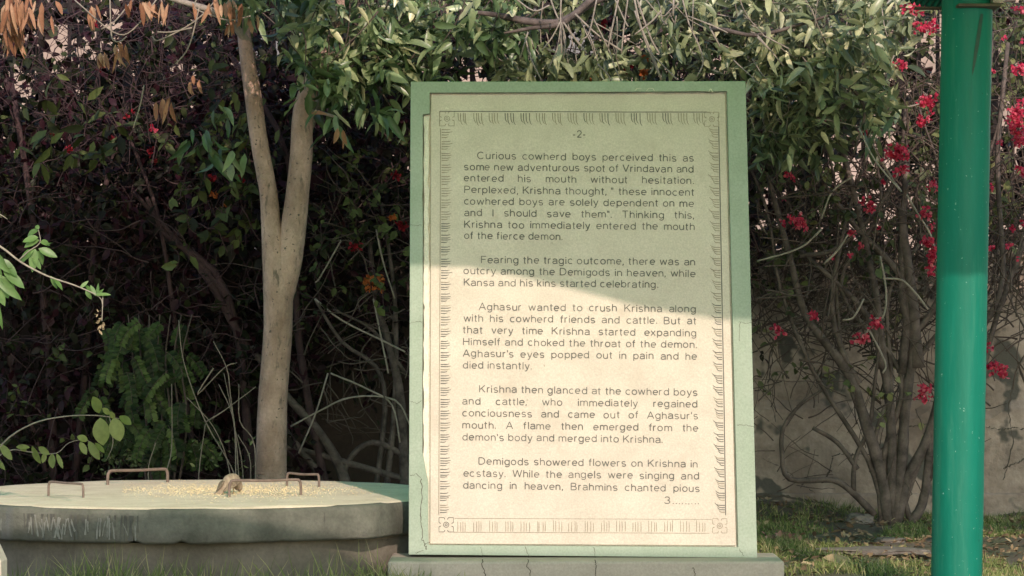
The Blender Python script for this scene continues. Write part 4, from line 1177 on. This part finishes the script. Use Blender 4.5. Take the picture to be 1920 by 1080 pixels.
# shrub between the trunk and the sign
s3 = shrub("shrub between the trunk and the sign, with an orange flower spray", 700, 15.6,
           [([(760, 960), (752, 760), (728, 640), (705, 560), (690, 430)], 10, 4), ([(655, 960), (640, 880), (590, 800), (540, 745), (470, 650)], 11, 6), ([(640, 960), (600, 890), (560, 840), (500, 760)], 9, 5), ([(780, 905), (660, 870), (560, 842), (520, 838)], 7, 4),
            ([(720, 960), (740, 760), (740, 560), (715, 380)], 6, 3), ([(700, 960), (720, 720), (640, 640), (590, 560)], 5, 2.5), ([(760, 700), (700, 620), (625, 580)], 4, 2), ([(770, 860), (700, 830), (650, 870), (640, 960)], 6, 5)], stmat='stem')
lf, tw = MB(), MB()
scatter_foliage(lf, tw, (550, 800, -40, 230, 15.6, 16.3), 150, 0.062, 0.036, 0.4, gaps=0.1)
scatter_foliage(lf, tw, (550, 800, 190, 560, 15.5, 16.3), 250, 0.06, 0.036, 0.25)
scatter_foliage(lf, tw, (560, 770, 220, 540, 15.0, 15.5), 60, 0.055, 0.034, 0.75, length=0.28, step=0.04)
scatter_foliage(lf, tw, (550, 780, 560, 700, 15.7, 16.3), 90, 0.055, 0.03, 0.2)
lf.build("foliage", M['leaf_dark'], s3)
mb = MB()
for k in range(130):
    p = at(rng.uniform(560, 790), rng.uniform(330, 820), rng.uniform(15.1, 16.1))
    mb.tube(walk(p, np.array([rng.normal(), .3 * rng.normal(), rng.normal(.2)]), rng.uniform(.2, .55), 7, .4), np.linspace(.0045, .0015, 8), n=5, smooth=2, cap=False)
mb.build("bare_twig", M['twig_dark'], s3); tw.build("twig", M['stem_dark'], s3)
mb = MB()
for pts in ([(545, 800), (600, 770), (660, 745), (740, 750), (770, 800)], [(560, 850), (590, 780), (615, 700)], [(620, 700), (690, 730), (735, 760), (750, 830)], [(590, 560), (640, 600), (720, 640), (760, 660)], [(640, 450), (600, 520), (590, 530)], [(700, 560), (716, 640), (728, 700)], [(705, 430), (718, 490), (740, 560)]):
    q = np.array(pts, float); mb.tube(at(q[:, 0], q[:, 1], np.full(len(q), 15.2)), pxr(1.8, 15.2), n=5, smooth=4, wob=.1)
mb.build_each("pale_twig", M['twig'], s3)
for px, py, a, b, n, mt in ((698, 530, 17, 14, 42, 'flower_orange'), (755, 425, 8, 6, 10, 'flower_red'), (665, 462, 10, 7, 8, 'flower_red'), (735, 408, 7, 5, 5, 'flower_orange'), (740, 330, 8, 5, 6, 'flower_red')):
    flower_cluster(s3, px, py, 15.1, a, b, n, M[mt], 0.026)

# shrub behind the top of the sign (fills the gap between the trees' leaves)
s5 = shrub("shrub showing above the sign, small orange flowers near the sign's top edge", 1090, 15.9, [([(1090, 960), (1080, 500), (1120, 120)], 8, 4), ([(960, 960), (900, 400), (880, 60)], 7, 3)])
lf, tw = MB(), MB()
scatter_foliage(lf, tw, (780, 1420, -40, 160, 15.6, 16.3), 330, 0.055, 0.032, 0.45, gaps=0.16)
scatter_foliage(lf, tw, (760, 1430, 160, 600, 15.6, 16.3), 260, 0.055, 0.032, 0.35, gaps=0.1)
tangle(tw, (780, 1430, -40, 600, 15.1, 16.2), 380)
lf.build("foliage", M['leaf_dark'], s5); tw.build("twig", M['stem_dark'], s5)
for px, py, a, n, mt in ((1206, 110, 6, 7, 'flower_orange'), (1209, 138, 7, 8, 'flower_orange'), (1175, 130, 7, 6, 'flower_red'), (1115, 150, 7, 5, 'flower_orange'), (935, 14, 9, 8, 'flower_red'), (875, 18, 8, 6, 'flower_red'), (1130, 45, 8, 6, 'flower_red')):
    flower_cluster(s5, px, py, 15.2, a, a, n, M[mt], 0.03)

# right: the bare-stemmed pink shrub
YB = 15.4
s4 = shrub("tall many-stemmed shrub with bright pink flowers beside the green post", 1680, YB,
           [([(1668, 990), (1650, 880), (1625, 800), (1600, 720), (1570, 670), (1510, 590), (1480, 480), (1440, 330)], 13, 5), ([(1672, 990), (1672, 860), (1668, 760), (1655, 660), (1640, 540), (1610, 400), (1560, 200)], 11, 5),
            ([(1640, 965), (1600, 925), (1560, 900), (1480, 898), (1466, 845), (1470, 800), (1500, 760), (1560, 720)], 7, 2.5), ([(1700, 985), (1722, 960), (1735, 920), (1745, 830), (1760, 760)], 10, 7),
            ([(1680, 985), (1700, 900), (1740, 820), (1770, 700), (1800, 560), (1850, 420)], 12, 5), ([(1676, 990), (1690, 860), (1700, 740), (1712, 640), (1690, 540), (1700, 300)], 12, 6),
            ([(1600, 920), (1604, 860), (1630, 800), (1640, 720), (1650, 640)], 5, 3), ([(1608, 880), (1570, 830), (1524, 802)], 4.5, 4), ([(1655, 690), (1640, 620), (1600, 560), (1500, 470)], 8, 4),
            ([(1690, 700), (1700, 600), (1690, 520), (1600, 420), (1540, 340)], 9, 4), ([(1720, 690), (1710, 560), (1695, 450), (1690, 380)], 13, 7), ([(1610, 720), (1580, 660), (1560, 560), (1590, 400), (1640, 250)], 7, 3),
            ([(1650, 900), (1640, 830), (1660, 760)], 6, 4), ([(1500, 480), (1560, 470), (1620, 420), (1680, 330), (1700, 200)], 5, 3), ([(1840, 620), (1880, 520), (1870, 300), (1890, 80)], 6, 4), ([(1740, 900), (1830, 730), (1870, 590), (1930, 430)], 7, 4),
            ([(1700, 640), (1760, 560), (1840, 330), (1860, 60)], 6, 4)] + [([(1665 + rng.normal(0, 18), 985), (1665 + d * .25 + rng.normal(0, 8), 860), (1665 + d * .6 + rng.normal(0, 25), 700), (1665 + d + rng.normal(0, 35), 540), (1665 + d * 1.25 + rng.normal(0, 25), 380), (1665 + d * 1.3 + rng.normal(0, 40), 200)], rng.uniform(3, 7), 2) for d in np.linspace(-190, 230, 6)], stmat='stem')
mb = MB()
for k in range(420):
    px = rng.uniform(1415, 1960); py = rng.uniform(150, 640) if k < 330 else rng.uniform(560, 800)
    p = at(px, py, rng.uniform(15.0, 16.2))
    a = rng.normal(0.9 if px < 1650 else 1.6, .7)
    mb.tube(walk(p, np.array([math.cos(a), .25 * rng.normal(), math.sin(a)]), rng.uniform(.15, .65), 7, .35, .03), np.linspace(rng.uniform(.003, .0065), .0015, 8), n=5, smooth=2, cap=False)
mb.build("twig", M['twig_dark'], s4)
mb = MB()
for pts in ([(1650, 480), (1658, 520), (1662, 560), (1655, 595), (1640, 600), (1615, 640)], [(1655, 522), (1690, 525), (1715, 548), (1740, 580)], [(1700, 365), (1720, 400), (1745, 440), (1752, 470)], [(1620, 560), (1600, 595), (1580, 600)], [(1545, 495), (1570, 470), (1590, 440)], [(1625, 240), (1640, 280), (1670, 330), (1690, 360)], [(1540, 410), (1560, 360), (1600, 330)], [(1420, 490), (1500, 465), (1540, 430)], [(1630, 620), (1660, 680), (1655, 700)]):
    q = np.array(pts, float); mb.tube(at(q[:, 0], q[:, 1], np.full(len(q), 15.0)), pxr(2.0, 15), n=5, smooth=4, wob=.15)
mb.build_each("pale_twig", M['twig'], s4)
lf, tw = MB(), MB()
scatter_foliage(lf, tw, (1405, 1960, -40, 260, 15.6, 16.3), 330, 0.055, 0.034, 0.45, gaps=0.14)
scatter_foliage(lf, tw, (1405, 1760, 230, 540, 15.2, 16.2), 150, 0.055, 0.034, 0.4, gaps=0.1, length=.25)
scatter_foliage(lf, tw, (1960, 2300, -40, 480, 15.4, 16.3), 120, 0.055, 0.034, 0.5, gaps=0.1)
tangle(tw, (1960, 2300, 0, 640, 15.3, 16.3), 140)
scatter_foliage(lf, tw, (1830, 1960, 0, 420, 15.4, 16.3), 70, 0.055, 0.034, 0.6, gaps=0.15, length=.22)
scatter_foliage(lf, tw, (1410, 1700, 540, 740, 15.3, 16.0), 24, 0.05, 0.034, 0.75, length=.14, step=.03)
scatter_foliage(lf, tw, (1560, 1720, 690, 780, 15.1, 15.4), 8, 0.045, 0.03, 0.9, length=.14, step=.03)
tangle(tw, (1405, 1980, -60, 640, 15.2, 16.35), 700, .15, .55, .002, .006, .6)
tangle(tw, (1405, 1800, 430, 660, 15.4, 16.3), 260, .15, .45, .002, .005, .4)
tangle(tw, (1405, 1980, 330, 560, 15.6, 16.4), 320, .2, .6, .003, .009, .9, .3)
tangle(tw, (1405, 1800, 560, 930, 15.3, 16.3), 70, .15, .4, .0015, .004, .8, .3)
lf.build("foliage", M['leaf_mid'], s4); tw.build("leaf_twig", M['twig_dark'], s4)
for px, py, a, b, n in ((1740, 190, 18, 14, 26), (1735, 225, 12, 12, 14), (1680, 287, 22, 14, 44), (1905, 215, 16, 26, 50), (1912, 255, 12, 20, 30), (1910, 130, 12, 10, 16), (1738, 455, 14, 8, 18), (1750, 480, 8, 14, 18), (1745, 505, 10, 8, 8), (1640, 608, 12, 12, 18), (1615, 634, 16, 8, 16), (1730, 735, 15, 16, 24),
                        (1868, 690, 18, 10, 22), (1880, 700, 8, 8, 8), (1852, 650, 8, 8, 7), (1495, 418, 16, 14, 22), (1630, 390, 10, 10, 10), (1620, 375, 8, 8, 6), (1735, 400, 12, 12, 12), (1525, 592, 9, 9, 8), (1460, 620, 12, 12, 9), (1712, 15, 22, 10, 22), (1735, 50, 22, 12, 24), (1690, 120, 14, 10, 10), (1750, 345, 10, 10, 9), (1690, 320, 16, 8, 10), (1910, 20, 8, 10, 7), (1915, 320, 9, 9, 7), (1480, 330, 9, 8, 6), (1620, 250, 8, 6, 5)):
    flower_cluster(s4, px, py, 14.95, a, b, int(n * 1.3), M['flower'], 0.024)
for k in range(34):
    px, py = (rng.uniform(1420, 1750), rng.uniform(180, 480)) if k < 20 else (rng.uniform(1840, 1925), rng.uniform(0, 500))
    flower_cluster(s4, px, py, 15.1, 4, 4, rng.integers(2, 5), M['flower'], 0.022)

# ---- hedge on the far side of the wall
hd = thing("hedge", "dense dark hedge growing beyond the wall's railing, pierced by points of light", "hedge", (0, 17.6, 0))
lf, tw = MB(), MB()
scatter_foliage(lf, tw, (-60, 780, -60, 230, 17.2, 18.2), 520, 0.10, 0.066, 0.25, length=.4, step=.04, gaps=.10)
scatter_foliage(lf, tw, (-60, 780, 210, 500, 17.2, 18.2), 900, 0.10, 0.066, 0.2, length=.4, step=.04)
scatter_foliage(lf, tw, (760, 1430, -60, 180, 17.2, 18.2), 300, 0.10, 0.066, 0.3, length=.4, step=.04, gaps=.14)
scatter_foliage(lf, tw, (1390, 1980, -60, 480, 17.2, 18.2), 420, 0.10, 0.066, 0.4, length=.4, step=.04, gaps=.2)
scatter_foliage(lf, tw, (-700, -60, -60, 500, 17.2, 18.2), 420, 0.10, 0.066, 0.25, length=.4, step=.04)
scatter_foliage(lf, tw, (1980, 2500, -60, 480, 17.2, 18.2), 260, 0.10, 0.066, 0.35, length=.4, step=.04)
scatter_foliage(lf, tw, (760, 1430, 180, 480, 17.2, 18.2), 300, 0.10, 0.066, 0.3, length=.4, step=.04)
lf.build("foliage", M['leaf_dark'], hd); tw.build("branch", M['stem_dark'], hd)

# ---- pinnate leaved bush in front of the dark shrubs
pb = thing("leafy_bush", "dark green bush of hanging feathery leaves, left of the trunk behind the slab", "bush", (float(at(300, 900, 15.0)[0]), 15.0, 0))
mb = MB(); lf = MB()
for k in range(7):
    x = 250 + k * 15
    mb.tube(P((290 + k * 5, 1000, 15.0), (x + 10, 800, 15.0), (x, 680, 15.0), (x - 10 + 5 * k, 590, 15.0)), [.008, .006, .005, .003], n=6)
for k in range(95):
    px, py = rng.normal(285, 46), rng.uniform(590, 850)
    if py < 640 and rng.random() < .5: px -= 20
    p = at(np.clip(px, 185, 372), py, rng.uniform(14.7, 15.3))
    w = walk(p, np.array([rng.normal(0, .5), -.3, -.35]), rng.uniform(.12, .2), 6, .15, .18)
    mb.tube(w, .0012, n=4, smooth=1, cap=False)
    q, _ = spline(w, np.ones(7), 3)
    q = q[2:]
    T = unit(np.gradient(q, axis=0)); sd = unit(np.cross(T, np.array([0, -1.0, .2])))
    for s_ in (-1, 1):
        n = len(q)
        leaves(lf, q, sd * s_ + T * .35 + rng.normal(0, .12, (n, 3)), np.array([0, -1, .4]) + rng.normal(0, .3, (n, 3)), rng.uniform(.030, .042, n), .018, .15, .2, np.clip(rng.normal(.42, .34) + rng.normal(0, .12, n), 0, 1), K=2, shape=.45)
mb.build("stem", M['twig_dark'], pb)
lf.build("foliage", leaf_mat("feather_leaf", [(0, (0.012, 0.022, 0.006, 1)), (.6, (0.04, 0.066, 0.016, 1)), (1, (0.10, 0.14, 0.04, 1))], .5, .2, .2), pb)

# ---- sapling with a few large lime leaves
sa = thing("sapling", "thin sapling with large lime green leaves arching in at left above the slab", "sapling", (float(at(-40, 900, 14.3)[0]), 14.3, 0))
mb = MB(); lf = MB()
Yq = 14.3
mb.tube(P((-60, 1010, Yq), (-30, 900, Yq), (5, 832, Yq), (60, 795, Yq), (120, 781, Yq), (180, 779, Yq), (225, 785, Yq)), [.008, .006, .005, .004, .0035, .003, .002], n=6, smooth=4)
mb.tube(P((-30, 880, Yq), (15, 845, Yq), (60, 848, Yq), (105, 850, Yq), (130, 830, Yq), (165, 826, Yq), (190, 850, Yq)), [.004, .003, .003, .0025, .002, .002, .001], n=6, smooth=4)
mb.tube(P((205, 780, Yq), (212, 830, Yq), (200, 862, Yq)), [.002, .002, .001], n=5)
mb.build("stem", M['twig'], sa)
for (bx, by, tx, ty, w) in ((186, 775, 176, 743, 22), (188, 783, 192, 835, 33), (213, 783, 225, 827, 29), (205, 777, 193, 765, 11), (224, 780, 246, 795, 16), (215, 785, 206, 772, 10), (165, 826, 145, 818, 14), (166, 827, 186, 862, 17), (178, 830, 196, 848, 10), (150, 828, 162, 852, 13),
                         (60, 836, 74, 870, 15), (72, 838, 92, 852, 13), (98, 850, 97, 878, 16), (106, 850, 118, 878, 9), (30, 838, 55, 838, 10), (50, 846, 35, 835, 10), (0, 832, 22, 862, 15), (85, 848, 80, 868, 10), (-20, 850, 10, 880, 12)):
    a = at(bx, by, Yq); b = at(tx, ty, Yq - 0.02)
    leaves(lf, a[None], (b - a)[None], np.array([[rng.normal(0, .3), -1, .35]]), np.linalg.norm(b - a), pxr(w, Yq), .12, .18, rng.random(), K=7, shape=.5)
lf.build("foliage", M['leaf_lime'], sa)

# ---- sunlit branch coming in from the left
yt = thing("young_tree", "young tree at the left edge, one sunlit fresh green branch reaching in", "tree", (float(at(-190, 900, 11.0)[0]), 11.0, 0))
mb = MB()
Yl = 11.0
mb.tube(np.vstack([[at(-190, 900, Yl)[0], Yl, -.1], P((-190, 800, Yl), (-175, 500, Yl), (-160, 200, Yl), (-150, 0, Yl))]), [.03, .026, .022, .016, .01], n=12, smooth=4)
mb.build("trunk", M['bark'], yt)
mb = MB()
mb.tube(P((-170, 420, Yl), (-60, 430, Yl), (0, 462, Yl), (40, 492, Yl), (90, 518, Yl), (140, 535, Yl), (185, 556, Yl), (193, 575, Yl)), [.009, .006, .0045, .004, .0035, .003, .002, .0015], n=7, smooth=4)
mb.tube(P((35, 488, Yl), (55, 470, Yl), (75, 455, Yl), (72, 430, Yl)), [.003, .002, .002, .001], n=6)
mb.tube(P((-60, 430, Yl), (-30, 500, Yl), (0, 540, Yl)), [.004, .003, .002], n=6)
mb.tube(P((193, 550, Yl), (192, 580, Yl), (191, 602, Yl)), [.0018, .0018, .002], n=6)
mb.tube(P((-20, 395, Yl), (0, 402, Yl), (14, 411, Yl)), [.003, .002, .001], n=6)
mb.build_each("branch", M['twig'], yt)
lf = MB()
for (bx, by, tx, ty, w) in ((72, 432, 50, 440, 13), (74, 428, 66, 424, 9), (72, 445, 43, 452, 15), (75, 455, 95, 457, 14), (65, 468, 35, 487, 20), (66, 466, 60, 508, 18), (72, 466, 106, 480, 16), (70, 470, 85, 495, 14), (60, 480, 78, 502, 12), (88, 460, 97, 453, 7), (74, 450, 45, 462, 14),
                         (100, 520, 118, 540, 10), (95, 517, 107, 541, 9), (150, 540, 165, 527, 7), (160, 545, 172, 560, 9), (178, 553, 205, 550, 8), (180, 555, 170, 535, 8), (185, 556, 182, 532, 7), (182, 556, 193, 540, 8), (175, 552, 160, 532, 8), (165, 548, 168, 556, 8),
                         (-5, 475, 10, 510, 18), (0, 485, 32, 512, 17), (5, 505, 45, 538, 20), (0, 515, 15, 558, 24), (-8, 520, 36, 560, 18), (-12, 540, 12, 570, 18), (0, 520, 28, 540, 16), (-15, 480, 0, 530, 22), (-10, 550, 3, 615, 10), (-30, 500, -5, 560, 20), (12, 500, 24, 500, 12)):
    a = at(bx, by, Yl); b = at(tx, ty, Yl + rng.normal(0, .015))
    leaves(lf, a[None], (b - a)[None], np.array([[rng.normal(0, .5), -1, .6]]), np.linalg.norm(b - a) * 1.05, pxr(w, Yl), rng.uniform(.05, .3), rng.uniform(.15, .5), rng.random(), K=5, shape=.45, wave=.012)
lf.build("foliage", M['leaf_fresh'], yt)
mb = MB()
n = 16
leaves(mb, at(rng.normal(190, 2, n), rng.normal(608, 6, n), np.full(n, Yl)), rdir(n, -1), rdir(n), .018, .008, .1, .3, .9, K=2)
leaves(mb, at(rng.normal(187, 1.5, 5), rng.normal(588, 3, 5), np.full(5, Yl)), rdir(5, -1), rdir(5), .016, .006, .1, .3, .9, K=2)
mb.build("withered_tip", M['litter'], yt)

# ---- bare stems rising behind the slab
bs_ = thing("dry_weed", "clump of thin bare dry stems between the feathery bush and the trunk", "weed", (float(at(450, 900, 14.45)[0]), 14.45, 0))
mb = MB()
for pts in ([(448, 1005), (444, 900), (385, 790), (345, 680), (335, 600)], [(440, 1005), (430, 880), (400, 800), (350, 745)], [(372, 1005), (373, 890), (385, 795)], [(385, 792), (420, 770), (480, 725)], [(452, 1005), (445, 850), (432, 740), (425, 690), (400, 640)], [(458, 1005), (455, 880), (440, 800), (420, 700)],
            [(475, 1005), (478, 840), (450, 790), (448, 720)], [(400, 690), (370, 740), (420, 690), (445, 680)], [(462, 1005), (470, 870), (446, 815)], [(330, 1005), (312, 900), (322, 840), (322, 720)], [(296, 1005), (278, 890), (292, 830)], [(440, 1005), (442, 860), (436, 780), (410, 720)]):
    q = np.array(pts, float); mb.tube(at(q[:, 0], q[:, 1], np.full(len(q), 14.45) + rng.normal(0, .05)), np.linspace(pxr(1.5, 14.5), pxr(.8, 14.5), len(q)), n=5, smooth=4, wob=.1)
mb.build_each("stem", M['twig_mid'], bs_)
mb = MB()
n = 40
leaves(mb, at(rng.uniform(360, 475, n), rng.uniform(820, 890, n), np.full(n, 14.5)), rdir(n), rdir(n), .035, .015, .2, .3, rng.random(n), K=2)
n = 60
leaves(mb, at(rng.normal(222, 20, n), rng.normal(868, 14, n), np.full(n, 14.4)), rdir(n), rdir(n), .026, .014, .2, .3, rng.random(n) * .5, K=2)
mb.build("foliage", M['leaf_mid'], bs_)

# pale-leaved twig beside the trunk
mb = MB()

# ------------------------------------------------------------------ lawn, litter, stones
mb = MB()


def grass(n, xr, yr, hmin, hmax, dens=0.0, var=.45, spread=.5):
    x = rng.uniform(*xr, n); y = rng.uniform(*yr, n)
    k = np.array([mnoise.noise(Vector((a * 2.2, b * 1.3, .5))) + .5 * mnoise.noise(Vector((a * 7, b * 5, 2.5))) for a, b in zip(x, y)])
    keep = k > dens; x, y, k = x[keep], y[keep], k[keep]
    out = ((x - XC) ** 2 + (y - YC) ** 2 > (RS - .1) ** 2); x, y, k = x[out], y[out], k[out]
    n = len(x)
    b = np.stack([x, y, ground_z(x, y) - .004], -1)
    d = unit(np.stack([rng.normal(0, spread, n), rng.normal(0, spread, n), np.ones(n)], -1))
    h = rng.uniform(hmin, hmax, n) * (.7 + .6 * np.clip(k + .3, 0, 1))
    leaves(mb, b, d, np.stack([rng.normal(0, 1, n), -np.ones(n), rng.normal(0, .3, n)], -1), h, rng.uniform(.0025, .005, n), rng.uniform(.1, .6, n), .2, np.clip(var + .25 * rng.standard_normal(n), 0, 1), K=2, shape=.35)


grass(24000, (.75, 3.3), (12.3, 15.0), .02, .065, -.10, .5)
grass(9000, (.75, 3.3), (14.8, 16.3), .02, .07, -.02)
grass(3600, (-2.3, .1), (11.2, 11.95), .02, .075, .15, .6, .8)
grass(420, (-2.2, -1.3), (11.5, 11.95), .06, .17, .08, .45, .45)
grass(150, (-1.3, -.5), (11.6, 11.95), .06, .15, .05, .5, .45)
grass(1600, (1.8, 2.8), (11.3, 12.2), .04, .11, -.2, .6)
tag(mb.build("grass", M['grass']), "short patchy green grass of the lawn", "grass", kind='stuff')
mb = MB()
n = 3400
x = rng.uniform(.75, 3.3, n); y = rng.uniform(12.3, 16.3, n)
leaves(mb, np.stack([x, y, ground_z(x, y) + rng.uniform(.004, .03, n)], -1), rdir(n) * [1, 1, .25], np.array([0, 0, 1.0]) + .35 * rng.standard_normal((n, 3)), rng.uniform(.015, .06, n), rng.uniform(.01, .03, n), rng.uniform(-.3, .3, n), .3, rng.random(n), K=2, wave=.03)
tag(mb.build("leaf_litter", M['litter']), "small dry brown leaves littering the grass and soil", "leaf litter", kind='stuff')
mb = MB()
n = 130
c = at(1475, 1012, 14.35); zc = ground_z(c[0], 14.4)
x = c[0] + rng.normal(0, .05, n); y = 14.4 + rng.normal(0, .10, n)
leaves(mb, np.stack([x, y, ground_z(x, y) + rng.uniform(.0, .045, n)], -1), rdir(n), rdir(n), .035, .022, .2, .4, rng.random(n), K=2)
tag(mb.build("fallen_petals", leaf_mat("faded_petal", [(0, (.25, .11, .09, 1)), (1, (.50, .30, .24, 1))], .8, .15, .2)), "heap of faded pink petals on the grass by the sign's right foot", "petals", kind='stuff')


def stone(name, label, cat, px0, px1, pyb, hgt, depth, mat, flat=.5, seed=0):
    d = ray((px0 + px1) / 2, pyb); t = (0.0 - HC) / d[2]; c = d * t + np.array([0, 0, HC])
    w = (px1 - px0) / (F / c[1])
    nu, nv = 28, 14
    V = []
    for a in range(nv):
        ph = math.pi * a / (nv - 1)
        for b in range(nu):
            t = 2 * math.pi * b / nu
            s_ = abs(math.sin(ph)) ** flat
            v = Vector((math.cos(t) * s_, math.sin(t) * s_, math.cos(ph)))
            k = 1 + .22 * mnoise.noise(v * 1.6 + Vector((seed, 0, 0))) + .08 * mnoise.noise(v * 5 + Vector((seed, 3, 0)))
            V.append((c[0] + v.x * k * w / 2, c[1] + v.y * k * depth / 2, float(ground_z(c[0], c[1])) + hgt * .35 + v.z * k * hgt * .62))
    mb = MB()
    i = np.arange(nv - 1)[:, None] * nu; j = np.arange(nu)[None]; j2 = (j + 1) % nu
    mb.add(V, np.stack([i + j, i + nu + j, i + nu + j2, i + j2], -1).reshape(-1, 4))
    return tag(mb.build(name, mat, smooth=False), label, cat)


stone("flat_stone", "long flat grey stone lying in the grass beside the post", "stone", 1525, 1745, 1037, .035, .26, M['stone'], .3, 1)
stone("stone", "squat grey brown stone at the foot of the pink shrub", "stone", 1588, 1640, 990, .06, .16, M['stone'], .4, 5)
stone("stone", "small flat stone between the shrub's foot and the long flat stone", "stone", 1640, 1700, 1018, .025, .14, M['stone'], .35, 9)
mb = MB()
a = at(1548, 1046, 13.0)
d = ray(1580, 1055); t = -(HC - .035) / d[2]; c = d * t + np.array([0, 0, HC])
leaves(mb, np.array([[c[0] - .085, c[1] + .04, .055]]), np.array([[1, -.45, -.16]]), np.array([[.15, -.55, .8]]), .17, .07, .12, .35, .85, K=9, shape=.45, wave=.006)
tag(mb.build("fallen_leaf", M['litter']), "large curled tan leaf lying before the long flat stone", "leaf")
